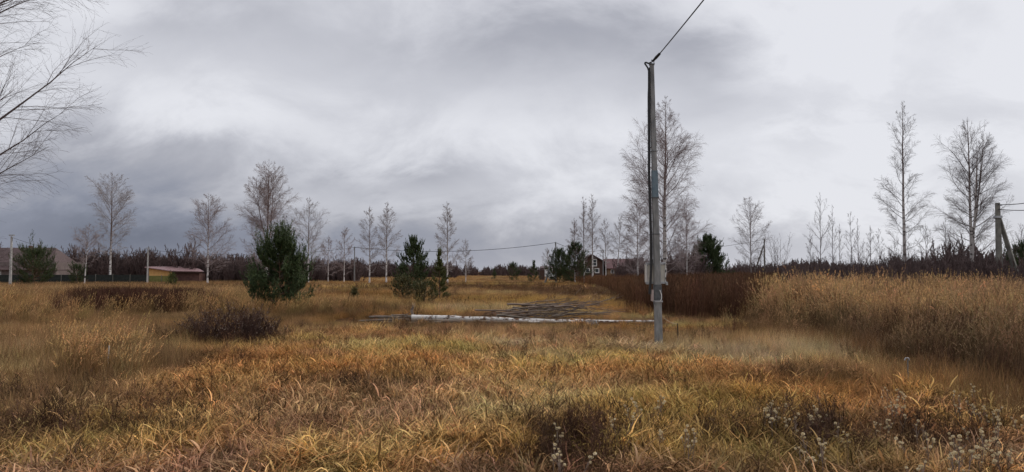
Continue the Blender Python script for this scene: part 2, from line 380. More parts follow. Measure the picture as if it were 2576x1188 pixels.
def tussock(mb, rs):
    n = 44; az = rs.rand(n) * 2 * np.pi
    ribbons(mb, disc(rs, n, 0.08), az, np.abs(rs.normal(0.3, 0.2, n)), rs.uniform(0.5, 1.9, n), rs.uniform(0.2, 0.48, n), rs.uniform(0.007, 0.015, n), 6, rs, tone_of(rs, n, 0.2, 1.8, 1.3), 0.2)
def fine(mb, rs):
    n = 70; az = rs.rand(n) * 2 * np.pi
    ribbons(mb, disc(rs, n, 0.28), az, np.abs(rs.normal(0.1, 0.15, n)), rs.uniform(0.1, 1.0, n), rs.uniform(0.22, 0.52, n), rs.uniform(0.003, 0.0055, n), 4, rs, tone_of(rs, n, 0.5, 1.3), 0.15)
def meadow(mb, rs):                                         # for the middle distance, wider clump
    n = 110; az = rs.rand(n) * 2 * np.pi
    ribbons(mb, disc(rs, n, 0.6), az, np.abs(rs.normal(0.12, 0.18, n)), rs.uniform(0.1, 0.9, n), rs.uniform(0.3, 0.62, n), rs.uniform(0.006, 0.012, n), 3, rs, tone_of(rs, n, 0.5, 1.3), 0.15)
def plume(mb, rs, tip, dirv, n=9, L=0.16, w=0.012, tone=1.25):
    for k in range(len(tip)):
        t = rs.rand(n); st = tip[k] - dirv[k] * (L * t)[:, None]; rd = rs.normal(0, 1, (n, 3)); rd /= np.linalg.norm(rd, axis=1)[:, None]
        e = st + (dirv[k] * 0.7 + rd * 0.45 + np.array([0, 0, -0.15])) * 0.055; s = np.cross(e - st, rd); s /= np.linalg.norm(s, axis=1)[:, None] + 1e-9
        v = np.stack([st - s * w / 2, st + s * w / 2, e], 1).reshape(-1, 3)
        mb.add(v, None, np.arange(n * 3).reshape(n, 3), np.full(n * 3, tone * rs.uniform(0.8, 1.2)))
def reed(mb, rs):
    n = 34; az = rs.normal(0.0, 0.9, n)
    R = ribbons(mb, disc(rs, n, 0.28), az, np.abs(rs.normal(0.05, 0.06, n)), rs.uniform(0.05, 0.9, n), rs.uniform(0.8, 1.55, n), rs.uniform(0.005, 0.009, n), 7, rs, tone_of(rs, n, 0.4, 0.95), 0.05)
    pick = rs.rand(n) < 0.6; tip = R[pick, -1]; dv = R[pick, -1] - R[pick, -2]; dv /= np.linalg.norm(dv, axis=1)[:, None]
    plume(mb, rs, tip, dv, 10, 0.2, 0.018, 1.6)
    m = 46; az = rs.rand(m) * 6.28                          # long blades below the plumes
    b = disc(rs, m, 0.3); b[:, 2] = rs.uniform(0, 0.5, m)
    ribbons(mb, b, az, np.abs(rs.normal(0.25, 0.15, m)), rs.uniform(0.3, 1.9, m), rs.uniform(0.35, 0.75, m), rs.uniform(0.007, 0.013, m), 5, rs, tone_of(rs, m, 0.3, 0.95), 0.1)
def weed(mb, rs):                                           # tall dead forbs: dark straight stems with side twigs
    n = 26; az = rs.rand(n) * 6.28; b = disc(rs, n, 0.4)
    R = ribbons(mb, b, az, np.abs(rs.normal(0.03, 0.05, n)), rs.uniform(0.0, 0.22, n), rs.uniform(1.15, 1.65, n), rs.uniform(0.008, 0.014, n), 5, rs, tone_of(rs, n, 0.5, 1.2), 0.1)
    k = 9; par = np.repeat(np.arange(n), k); t = rs.uniform(0.35, 0.98, n * k) * 5; i = np.minimum(t.astype(int), 4); f = (t - i)[:, None]
    st = R[par, i] * (1 - f) + R[par, i + 1] * f; m = n * k
    ribbons(mb, st, rs.rand(m) * 6.28, rs.uniform(0.3, 0.75, m), rs.uniform(-0.4, 0.3, m), rs.uniform(0.10, 0.28, m), rs.uniform(0.006, 0.014, m), 2, rs, tone_of(rs, m, 0.5, 1.5), 0.1)
def leafy(mb, rs):                                          # short broad curled dead leaves
    n = 18; b = disc(rs, n, 0.2); b[:, 2] = rs.uniform(0.0, 0.1, n)
    ribbons(mb, b, rs.rand(n) * 6.28, rs.uniform(0.2, 1.3, n), rs.uniform(0.3, 2.4, n), rs.uniform(0.09, 0.22, n), rs.uniform(0.011, 0.022, n), 5, rs, tone_of(rs, n, 0.3, 2.0, 1.3), 0.6)
def forb(mb, rs):                                           # knee-high dead forbs
    n = 16; az = rs.rand(n) * 6.28; b = disc(rs, n, 0.16)
    R = ribbons(mb, b, az, np.abs(rs.normal(0.12, 0.1, n)), rs.uniform(0.0, 0.4, n), rs.uniform(0.3, 0.6, n), rs.uniform(0.004, 0.007, n), 4, rs, tone_of(rs, n, 0.5, 1.2), 0.1)
    k = 12; par = np.repeat(np.arange(n), k); t = rs.uniform(0.2, 0.98, n * k) * 4; i = np.minimum(t.astype(int), 3); f = (t - i)[:, None]
    st = R[par, i] * (1 - f) + R[par, i + 1] * f; m = n * k
    ribbons(mb, st, rs.rand(m) * 6.28, rs.uniform(0.4, 1.3, m), rs.uniform(-0.4, 0.8, m), rs.uniform(0.04, 0.14, m), rs.uniform(0.004, 0.012, m), 2, rs, tone_of(rs, m, 0.4, 1.6), 0.1)
clump_set('matted', 6, matted, GRASS); clump_set('lying', 5, lying, GRASS); clump_set('tussock', 5, tussock, GRASS)
clump_set('fine', 6, fine, GRASS); clump_set('meadow', 6, meadow, GRASS); clump_set('reed', 6, reed, GRASS)
clump_set('leafy', 6, leafy, GRASS); clump_set('weed', 6, weed, WEEDM); clump_set('forb', 6, forb, WEEDM)

def scatter(name, kind, x, y, scale, colour, rs, rot=None, tilt=0.12, squash=None, z=None):
    n = len(x); me = bpy.data.meshes.new(name); me.vertices.add(n)
    z = height(x, y) if z is None else z
    me.vertices.foreach_set('co', np.stack([x, y, z], 1).ravel())
    rz = rs.rand(n) * 2 * np.pi if rot is None else rot
    r = np.stack([rs.normal(0, tilt, n), rs.normal(0, tilt, n), rz], 1)
    sc = np.stack([scale, scale, scale * (1 if squash is None else squash)], 1)
    def at(nm, tp, fld, arr): a = me.attributes.new(nm, tp, 'POINT'); a.data.foreach_set(fld, arr.ravel())
    at('rot', 'FLOAT_VECTOR', 'vector', r); at('scl', 'FLOAT_VECTOR', 'vector', sc)
    at('pick', 'INT', 'value', rs.randint(0, CLUMPS[kind][1], n).astype(np.int32))
    at('tint', 'FLOAT_COLOR', 'color', np.hstack([np.clip(colour, 0.004, 1), np.ones((n, 1))]))
    o = link(name, me); ng = bpy.data.node_groups.new(name + '_scatter', 'GeometryNodeTree')
    ng.interface.new_socket('Geometry', in_out='INPUT', socket_type='NodeSocketGeometry'); ng.interface.new_socket('Geometry', in_out='OUTPUT', socket_type='NodeSocketGeometry')
    N = ng.nodes.new; L = ng.links.new; gi = N('NodeGroupInput'); go = N('NodeGroupOutput')
    ci = N('GeometryNodeCollectionInfo'); ci.inputs['Collection'].default_value = CLUMPS[kind][0]; ci.inputs['Separate Children'].default_value = True; ci.inputs['Reset Children'].default_value = True
    ip = N('GeometryNodeInstanceOnPoints'); ip.inputs['Pick Instance'].default_value = True
    def na(nm, dt): a = N('GeometryNodeInputNamedAttribute'); a.data_type = dt; a.inputs['Name'].default_value = nm; return a.outputs[0]
    L(gi.outputs[0], ip.inputs['Points']); L(ci.outputs[0], ip.inputs['Instance']); L(na('pick', 'INT'), ip.inputs['Instance Index'])
    er = N('FunctionNodeEulerToRotation'); L(na('rot', 'FLOAT_VECTOR'), er.inputs[0]); L(er.outputs[0], ip.inputs['Rotation'])
    L(na('scl', 'FLOAT_VECTOR'), ip.inputs['Scale']); L(ip.outputs[0], go.inputs[0])
    md = o.modifiers.new('scatter', 'NODES'); md.node_group = ng
    return tag(o, kind='stuff')
def fan(rs, n, d0, d1, margin=1.12, pw=1.0):
    """random ground points in a wide wedge ahead, d0..d1 metres, even density"""
    y = np.sqrt(rs.rand(n) * (d1 ** 2 - d0 ** 2) + d0 ** 2); x = (rs.rand(n) * 2 - 1) * y * 0.662 * margin + (rs.rand(n) - 0.5) * 3
    return x, y
def vary(rs, c, s=0.14):
    n = len(c); k = np.clip(np.exp(rs.normal(0, s, n)), 0.4, 1.4)[:, None]; h = rs.normal(0, 0.05, (n, 3)); return c * k * (1 + h)

def build_field():
    rs = np.random.RandomState(5)
    def mask_low(x, y):   # not inside the tall stands
        return ~(in_poly(x, y, WEED_POLY) | in_poly(x, y, REED_POLY) | in_poly(x, y, LEFT_WEED))
    # matted grass in the foreground
    x, y = fan(rs, 25000, 4.3, 25); k = mask_low(x, y)
    d = darkness(x, y); g = greenness(x, y); bare = fbm(x, y, 0.8, 31.0, 3)
    k &= (rs.rand(len(x)) > np.clip(d * 1.05 - 0.1, 0, 0.93)) & (rs.rand(len(x)) > sstep(0.42, 0.25, bare) * 0.7)
    px, py = proj(x, y); lim = np.interp(px, [0, 350, 700, 1500, 1900, 2300], [11, 13, 25, 24, 15, 11]); keep_c = sstep(0, -5.0, y - lim + 4.0 * (fbm(x, y, 2.0, 40.0) - 0.5)); k &= rs.rand(len(x)) < keep_c + 0.2 * (y < 18)
    lie = fbm(x, y, 1.1, 44.0) * 14.0
    tall_left = sstep(360, 120, px) * sstep(7.8, 10.5, y)
    is_lying = (fbm(x, y, 1.4, 50.0) + 0.25 * (1 - sstep(6.5, 8.5, y)) + rs.normal(0, 0.1, len(x))) > 0.62
    a = k & ~is_lying; sc = rs.uniform(0.6, 1.1, len(x)) * (1 + 0.25 * g)
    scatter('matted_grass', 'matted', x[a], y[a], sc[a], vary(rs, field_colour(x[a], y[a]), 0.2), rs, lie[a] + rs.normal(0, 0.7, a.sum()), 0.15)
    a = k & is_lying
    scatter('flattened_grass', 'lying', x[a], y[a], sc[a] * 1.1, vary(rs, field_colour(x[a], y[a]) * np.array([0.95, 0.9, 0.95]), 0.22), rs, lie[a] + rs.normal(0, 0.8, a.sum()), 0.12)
    # leaf litter layer everywhere near: short flat pieces over the soil
    x, y = fan(rs, 6000, 4.3, 13); a = mask_low(x, y)
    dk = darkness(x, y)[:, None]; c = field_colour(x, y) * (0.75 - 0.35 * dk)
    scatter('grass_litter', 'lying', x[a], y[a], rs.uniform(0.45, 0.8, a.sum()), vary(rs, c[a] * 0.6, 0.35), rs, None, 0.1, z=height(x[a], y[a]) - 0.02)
    x, y = fan(rs, 7000, 4.3, 15); a = mask_low(x, y) & (rs.rand(len(x)) < 0.75 - 0.6 * darkness(x, y))
    scatter('curled_dead_leaves', 'leafy', x[a], y[a], rs.uniform(0.6, 1.2, a.sum()), vary(rs, field_colour(x[a], y[a]), 0.3), rs, None, 0.2, z=height(x[a], y[a]) + 0.02)
    # tussocks: green sedge mostly
    x, y = fan(rs, 15000, 4.5, 16); g = greenness(x, y); a = mask_low(x, y) & (rs.rand(len(x)) < g * 0.8 + 0.035) & (rs.rand(len(x)) > darkness(x, y))
    scatter('sedge_tussocks', 'tussock', x[a], y[a], rs.uniform(0.5, 0.95, a.sum()), vary(rs, field_colour(x[a], y[a]) * 1.08, 0.2), rs, None, 0.15)
    # dark low forbs in the hollows
    x, y = fan(rs, 14000, 4.5, 24); dk = darkness(x, y); a = mask_low(x, y) & (rs.rand(len(x)) < dk * 0.8 + 0.01)
    c = np.array([0.085, 0.05, 0.033])[None] * np.ones((a.sum(), 1))
    scatter('dead_forbs', 'forb', x[a], y[a], rs.uniform(0.4, 0.95, a.sum()), vary(rs, c, 0.3), rs, None, 0.2)
    # fine upright grass
    x, y = fan(rs, 30000, 10.5, 36); k = mask_low(x, y) & (rs.rand(len(x)) < sstep(-4, 1.0, y - np.interp(proj(x, y)[0], [0, 350, 700, 1500, 1900, 2300], [11, 13, 24, 23, 15, 12]) + 4 * (fbm(x, y, 2.5, 60.0) - 0.5)) + 0.03)
    nlog = (np.abs(y - 28.6) < 1.9) & (x > -6.5) & (x < 5.5); k &= ~(nlog & (rs.rand(len(x)) < 0.92))
    nlog2 = (y > 26.6) & (y < 27.3) & (x > -6.5) & (x < 5.5); k &= ~(nlog2 & (rs.rand(len(x)) < 0.6))
    c = field_colour(x, y); px, py = proj(x, y)
    hgt = 0.36 + 0.45 * fbm(x, y, 2.0, 70.0) + 0.12 * (px > 1700) + 0.30 * sstep(520, 200, px) * sstep(13, 17, y) * sstep(24, 19, y)
    hgt = hgt * (1 - 0.45 * sstep(1500, 1600, px) * sstep(19, 24, y) * sstep(2000, 1900, px)); front = (x > -6.5) & (x < 5.5) & (y > 22.0) & (y < 27.4); hgt = np.where(front, hgt * 0.62, hgt)
    scatter('meadow_grass', 'fine', x[k], y[k], (hgt * rs.uniform(0.6, 1.35, len(x)))[k], vary(rs, c[k], 0.28), rs, None, 0.12)
    # left tall dusky grass
    x, y = fan(rs, 9000, 9.0, 40, 1.2); px, py = proj(x, y); edge = np.interp(y, [9, 12, 20, 40], [300, 330, 520, 760])
    a = (px < edge + 120 * (fbm(x, y, 3.0, 81.0) - 0.5)) & ~in_poly(x, y, LEFT_WEED)
    c = np.array([0.34, 0.215, 0.105]) * (0.7 + 0.7 * fbm(x, y, 2.5, 85.0))[:, None]
    scatter('tall_meadow_grass', 'fine', x[a], y[a], rs.uniform(1.0, 1.7, a.sum()) * (0.7 + 0.2 * sstep(9, 16, y[a]) - 0.45 * sstep(18, 26, y[a])), vary(rs, c[a], 0.15), rs, None, 0.12)
    # middle distance
    x, y = fan(rs, 26000, 34, 75, 1.05); k = mask_low(x, y); px, py = proj(x, y)
    band = in_poly(x, y, BAND_WEED); c = field_colour(x, y)
    s = 0.35 + 0.8 * fbm(x, y, 4.0, 90.0) + 0.35 * sstep(700, 350, px); s = np.where(band, 0.7, s)
    golden = (blobw(x, y, 1350, 45, 9, 9) * 0.8)[:, None]; c = c * (1 - golden) + np.array([0.56, 0.35, 0.11]) * golden
    s = s * (1 - 0.35 * golden[:, 0]) * (1 - 0.5 * greenness(x, y))
    bc = np.array([0.15, 0.085, 0.05]); mixb = (band * (0.55 + 0.4 * fbm(x, y, 4.0, 95.0)))[:, None]; c = c * (1 - mixb) + bc * mixb
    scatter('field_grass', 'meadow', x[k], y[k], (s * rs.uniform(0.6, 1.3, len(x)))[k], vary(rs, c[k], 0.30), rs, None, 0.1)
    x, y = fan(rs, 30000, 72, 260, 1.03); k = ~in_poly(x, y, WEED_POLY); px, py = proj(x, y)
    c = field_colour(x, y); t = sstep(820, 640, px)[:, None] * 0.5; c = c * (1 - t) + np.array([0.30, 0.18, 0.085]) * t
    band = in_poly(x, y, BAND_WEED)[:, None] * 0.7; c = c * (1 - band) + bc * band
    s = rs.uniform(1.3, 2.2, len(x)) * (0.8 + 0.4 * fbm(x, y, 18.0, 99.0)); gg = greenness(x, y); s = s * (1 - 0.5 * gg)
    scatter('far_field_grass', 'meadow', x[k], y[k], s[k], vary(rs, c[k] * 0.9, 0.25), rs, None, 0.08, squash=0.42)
    # scattered ranker tufts and single dead plants all over the middle of the field
    x, y = fan(rs, 9000, 15, 85, 1.0); k = mask_low(x, y) & ~((np.abs(y - 28.6) < 1.6) & (x > -6.5) & (x < 5.5)) & (rs.rand(len(x)) < 0.15 + 1.2 * sstep(0.45, 0.7, fbm(x, y, 3.0, 150.0, 3)))
    far = np.interp(y, [15, 30, 85], [0.8, 1.15, 1.9]); dry = rs.rand(len(x)) < 0.5
    a = k & dry; scatter('ranker_tufts', 'tussock', x[a], y[a], (far * rs.uniform(0.7, 1.1, len(x)))[a], vary(rs, field_colour(x[a], y[a]) * 1.15, 0.4), rs, None, 0.2)
    a = k & ~dry & (rs.rand(len(x)) < 0.6); scatter('scattered_dead_forbs', 'forb', x[a], y[a], (far * rs.uniform(0.6, 1.0, len(x)))[a], vary(rs, np.array([[0.15, 0.09, 0.055]]) * np.ones((a.sum(), 1)), 0.4), rs, None, 0.15)
    # tall dead weeds, dark
    x, y = fan(rs, 60000, 26.5, 150, 1.0); a = in_poly(x + rs.normal(0, .4, len(x)) + 3.5 * (fbm(x, y, 3.0, 140.0) - 0.5), y + rs.normal(0, 1.2, len(x)), WEED_POLY) & (rs.rand(len(x)) < np.interp(y, [30, 40, 60, 150], [1, 1, 0.75, 0.35]))
    px, py = proj(x, y); hs = np.interp(px, [1450, 1560, 1640, 2000], [0.72, 0.92, 1.0, 1.04]) + 0.18 * (fbm(x, y, 3.0, 120.0) - 0.5)
    c = np.array([0.105, 0.058, 0.036]) * (0.7 + 0.7 * fbm(x, y, 2.0, 121.0))[:, None]
    warm = (sstep(1720, 1480, px) * 0.5)[:, None]; c = c * (1 - warm) + np.array([0.23, 0.12, 0.06]) * warm
    scatter('tall_dead_weeds', 'weed', x[a], y[a], (hs * rs.uniform(0.72, 1.06, len(x)))[a], vary(rs, c[a], 0.35), rs, None, 0.07)
    x, y = fan(rs, 30000, 29, 44, 1.0); a = in_poly(x + rs.normal(0, .6, len(x)) + 4 * (fbm(x, y, 2.5, 160.0) - 0.5), y + rs.normal(0, 1.0, len(x)) + 4 * (fbm(x, y, 2.0, 165.0) - 0.5), LEFT_WEED) & (rs.rand(len(x)) < 0.65)
    c = np.array([0.095, 0.05, 0.034]) * (0.8 + 0.5 * rs.rand(len(x)))[:, None]
    scatter('dark_weed_patch', 'weed', x[a], y[a], rs.uniform(0.36, 0.72, a.sum()), vary(rs, c[a], 0.4), rs, None, 0.09)
    # reeds on the right
    x, y = fan(rs, 14000, 9.0, 40, 1.25); a = in_poly(x + rs.normal(0, .5, len(x)), y + rs.normal(0, 1.0, len(x)), REED_POLY)
    px, py = proj(x, y); edge = np.interp(px, [1880, 1960, 2080, 2200, 2330, 2600, 3500], [25.5, 22.5, 19, 15.6, 12.9, 10.4, 9.2]); back = y - edge
    a &= rs.rand(len(x)) < 0.9
    hs = np.interp(back, [0, 1.0, 3.5, 20], [0.50, 0.68, 0.93, 1.0]) * np.interp(px, [1880, 1980, 2200, 2576], [0.92, 1.0, 0.96, 0.93]) + 0.62 * (fbm(x, y, 1.6, 130.0, 3) - 0.5)
    gold = np.array([0.50, 0.325, 0.155]); br = np.array([0.205, 0.13, 0.078]); w = (sstep(-0.5, 7.0, back) * sstep(0.3, 0.65, fbm(x, y, 2.5, 131.0, 3)) * 0.75)[:, None]
    w = np.clip(w + 0.4 * sstep(2250, 1950, px[:, None]), 0, 1)
    scatter('tall_reeds', 'reed', x[a], y[a], (hs * np.where(rs.rand(len(x)) < 0.08, 1.25, rs.uniform(0.68, 1.12, len(x))))[a], vary(rs, (gold * w + br * (1 - w))[a], 0.16), rs, rs.normal(0.3, 1.6, a.sum()), 0.10)
    a2 = in_poly(x, y, REED_POLY) & (rs.rand(len(x)) < 0.3) & (px > 2000)
    scatter('weeds_among_reeds', 'weed', x[a2], y[a2], (hs * 0.72)[a2], vary(rs, np.array([[0.13, 0.08, 0.05]]) * np.ones((a2.sum(), 1)), 0.2), rs, None, 0.06)
    # transition in front of the reeds
    x, y = fan(rs, 9000, 9.0, 24, 1.25); px, py = proj(x, y); edge = np.interp(px, [1880, 1960, 2080, 2200, 2330, 2600, 3500], [25.5, 22.5, 19, 15.6, 12.9, 10.4, 9.2])
    f = edge - y; a = (f > 0) & (f < 3.2) & (px > 1850) & (rs.rand(len(x)) < 1 - f / 3.4)
    c = np.array([0.30, 0.175, 0.085]) * (0.7 + 0.6 * fbm(x, y, 1.5, 140.0))[:, None]
    scatter('rough_grass', 'fine', x[a], y[a], (1.35 - 0.22 * f)[a] * rs.uniform(0.8, 1.1, a.sum()), vary(rs, c[a], 0.18), rs, None, 0.12)
    # plume grass near the big pine and at the left
    spots = [(700, 35.5, 3.0, 1.2, 50, 0.7), (560, 32, 4.0, 3.5, 70, 0.72), (520, 44, 5, 5, 90, 0.7), (640, 50, 4, 5, 60, .7), (190, 13.0, 0.35, 0.5, 18, 0.72), (335, 13.6, 0.3, 0.6, 10, 0.66), (270, 15.5, 0.7, 0.6, 16, 0.72), (150, 15, 1.2, 1.2, 14, 0.6), (100, 26, 5, 5, 60, 0.7), (60, 38, 7, 7, 90, 0.8), (880, 35, 3.0, 2.2, 34, 0.6), (690, 30.0, 2.0, 0.8, 40, 0.5), (780, 31.5, 1.6, 0.9, 26, 0.62)]
    X, Y, S = [], [], []
    for (p, d, rx, ry, n, s) in spots:
        X.append(gx(p, d) + rs.normal(0, rx * 0.5, n)); Y.append(d + rs.normal(0, ry * 0.5, n)); S.append(rs.uniform(0.8, 1.12, n) * s)
    X, Y, S = map(np.concatenate, (X, Y, S)); c = np.array([0.42, 0.27, 0.125])[None] * np.ones((len(X), 1))
    scatter('plume_grass', 'reed', X, Y, S, vary(rs, c, 0.18), rs, rs.normal(0.2, 0.5, len(X)), 0.06)
build_field()

# ------------------------------------------------------------------ trees
def unit(v): return v / (np.linalg.norm(v, axis=-1, keepdims=True) + 1e-9)
def grow(par, n, t0, t1, ang, length, K, grav, wander, rs, up=0.0, taper_len=True):
    """n children per parent polyline; returns (N*n,K,3) and parameter t"""
    N, KP, _ = par.shape; pi = np.repeat(np.arange(N), n)
    t = np.tile(np.linspace(t0, t1, n), N) + rs.uniform(-0.5, 0.5, N * n) * (t1 - t0) / max(n, 1); t = np.clip(t, 0.02, 0.995)
    u = t * (KP - 1); i = np.minimum(u.astype(int), KP - 2); f = (u - i)[:, None]
    st = par[pi, i] * (1 - f) + par[pi, i + 1] * f; tg = unit(par[pi, i + 1] - par[pi, i])
    rnd = unit(rs.normal(0, 1, (N * n, 3))); side = unit(np.cross(tg, rnd)); a = ang * rs.uniform(0.7, 1.3, N * n)
    d = tg * np.cos(a)[:, None] + side * np.sin(a)[:, None]; d[:, 2] += up; d = unit(d)
    plen = np.linalg.norm(np.diff(par, axis=1), axis=2).sum(1)[pi]
    L = (length * plen if taper_len else np.full(N * n, length)) * rs.uniform(0.6, 1.15, N * n) * (1.15 - 0.75 * t if taper_len else 1)
    pts = [st]; p = st
    for k in range(K - 1):
        d = unit(d + rs.normal(0, wander, d.shape) + np.array([0, 0, grav]) * ((k + 1) / (K - 1)))
        p = p + d * (L / (K - 1))[:, None]; pts.append(p)
    return np.stack(pts, 1), t
def rads(n, K, r0, r1): return np.linspace(1, 0, K)[None] * (np.asarray(r0) * np.ones(n))[:, None] + np.linspace(0, 1, K)[None] * r1
def trunk_line(H, rs, lean=(0, 0), bow=0.02, K=14, base=(0, 0)):
    t = np.linspace(0, 1, K); w = np.cumsum(rs.normal(0, bow * H / K, (K, 2)), 0) * t[:, None]
    x = base[0] + lean[0] * t * H + w[:, 0]; y = base[1] + lean[1] * t * H + w[:, 1]
    return np.stack([x, y, t * H], 1)
def birch(name, px, top, d, wpx, style, seed, label, group, dens=1.0, twig=TWIG, bark=None, r_tr=None, cstart=0.22, loc=None, H=None, R=None, lean=(0, 0), cat='birch tree', extra=0, droop=-0.25, rz=0, steep=1.0):
    rs = np.random.RandomState(seed); loc = loc or (gx(px, d), d)
    z0 = gz(*loc); H = H or P(px, top, d).z - z0; R = R or wpx / 2 / F * d
    root = tag(empty(name, (loc[0], loc[1], z0 - 0.05), rz), label, cat, group)
    tb = MB(); cb = MB(); tr = r_tr or H * 0.0105; tw = max(0.0032, d * 0.000078); dens = dens * 1.5
    stems = [trunk_line(H, rs, lean)]
    if style == 'multi':
        for k in range(3):
            a = rs.rand() * 6.28; s0 = stems[0][2 + k]; hh = (H - s0[2]) * rs.uniform(0.75, 0.93); b = trunk_line(hh, rs, (0, 0), 0.03, 12)
            t = np.linspace(0, 1, 12); off = np.sin(t * 1.5) * R * rs.uniform(0.3, 0.5)
            b[:, 0] += s0[0] + off * math.cos(a); b[:, 1] += s0[1] + off * math.sin(a); b[:, 2] += s0[2]; stems.append(b)
    for j, s in enumerate(stems):
        K = len(s); k0 = 1.0 if j == 0 else 0.55
        rr = np.maximum(tr * k0 * (1 - np.linspace(0, 1, K)) ** 0.85, tw * 1.3)
        if j == 0: rr[0] *= 1.25
        tubes(tb, s[None], rr[None], 7 if d < 80 else 5)
    cstart = max(0.1, cstart - 0.06)
    for j, s in enumerate(stems):
        n1 = int((37 if j == 0 else 13) * dens ** 0.5); c0 = cstart if j == 0 else 0.12
        tt = c0 + (0.985 - c0) * (np.arange(n1) + rs.rand(n1)) / n1
        u = tt * (len(s) - 1); i = np.minimum(u.astype(int), len(s) - 2); f = (u - i)[:, None]; st = s[i] * (1 - f) + s[i + 1] * f
        q = (tt - c0) / (1 - c0)
        if style == 'narrow': prof = np.interp(q, [0, 0.15, 0.35, 0.7, 1], [0.55, 0.95, 1.0, 0.55, 0.08])
        elif style == 'broad': prof = np.interp(q, [0, 0.15, 0.45, 0.75, 1], [0.8, 1.0, 1.0, 0.65, 0.1])
        elif style == 'top': prof = np.interp(q, [0, 0.25, 0.55, 0.8, 1], [0.8, 0.85, 1.0, 0.62, 0.12])
        else: prof = np.interp(q, [0, 0.2, 0.5, 0.8, 1], [0.85, 1.0, 0.85, 0.38, 0.06])
        hr = R * prof * rs.uniform(0.65, 1.12, n1) * (1.0 if j == 0 else 0.62)
        ev = np.interp(q, [0, 0.25, 0.5, 1], [72, 58, 44, 22]) / steep * np.pi / 180 * rs.uniform(0.8, 1.2, n1); az = np.arange(n1) * 2.4 + rs.normal(0, 0.5, n1)
        dd = np.stack([np.sin(ev) * np.cos(az), np.sin(ev) * np.sin(az), np.cos(ev)], 1); Lb = hr / np.maximum(np.sin(ev), 0.35) * 1.02; Lb = np.minimum(Lb, ((H - st[:, 2]) * 0.85 + 0.1) * rs.uniform(0.55, 1.0, n1)); hr = np.minimum(hr, Lb)
        pts = [st]; p = st; K1 = 8
        for k in range(K1 - 1):
            up = np.array([0, 0, 0.10 if k < 4 else -0.05]); dd = unit(dd + rs.normal(0, 0.075, dd.shape) + up); p = p + dd * (Lb / (K1 - 1))[:, None]; pts.append(p)
        B1 = np.stack(pts, 1); off = B1[:, :, :2] - B1[:, :1, :2]; reach = np.linalg.norm(off, axis=2).max(1); kk = np.clip(1.02 * hr / (reach + 1e-6), 0.4, 2.6); B1[:, :, :2] = B1[:, :1, :2] + off * kk[:, None, None]; r1 = np.clip(Lb * 0.010, tw * 1.8, 0.09); tubes(cb, B1, rads(n1, K1, r1, tw), 4 if d < 60 else 3)
        n2 = max(5, int(12 * dens ** 0.5)); B2, t2 = grow(B1, n2, 0.15, 0.98, 0.60, 0.46, 4, droop * 0.35, 0.10, rs, 0.12)
        kp = rs.rand(len(B2)) < np.clip(np.repeat(Lb, n2) / Lb.max() * 1.15, 0.08, 1); B2 = B2[kp]
        l2 = np.linalg.norm(np.diff(B2, axis=1), axis=2).sum(1); tubes(cb, B2, rads(len(B2), 4, np.clip(l2 * 0.006, tw * 1.05, 0.03), tw * 0.8), 3)
        n3 = max(3, int((8 if d < 80 else 10) * dens ** 0.5)); B3, t3 = grow(B2, n3, 0.1, 0.98, 0.6, 0.7, 3 if d < 80 else 2, droop, 0.13, rs)
        tubes(cb, B3, rads(len(B3), B3.shape[1], tw * 0.85, tw * 0.5), 3)
        if extra:
            B4, _ = grow(B3, extra, 0.2, 0.98, 0.55, 0.6, 3, droop, 0.1, rs); tubes(cb, B4, rads(len(B4), 3, tw * 0.7, tw * 0.45), 3)
    link('trunk', tb.mesh('trunk', bark or BIRCH, True), root); link('crown', cb.mesh('crown', twig), root)
    return root
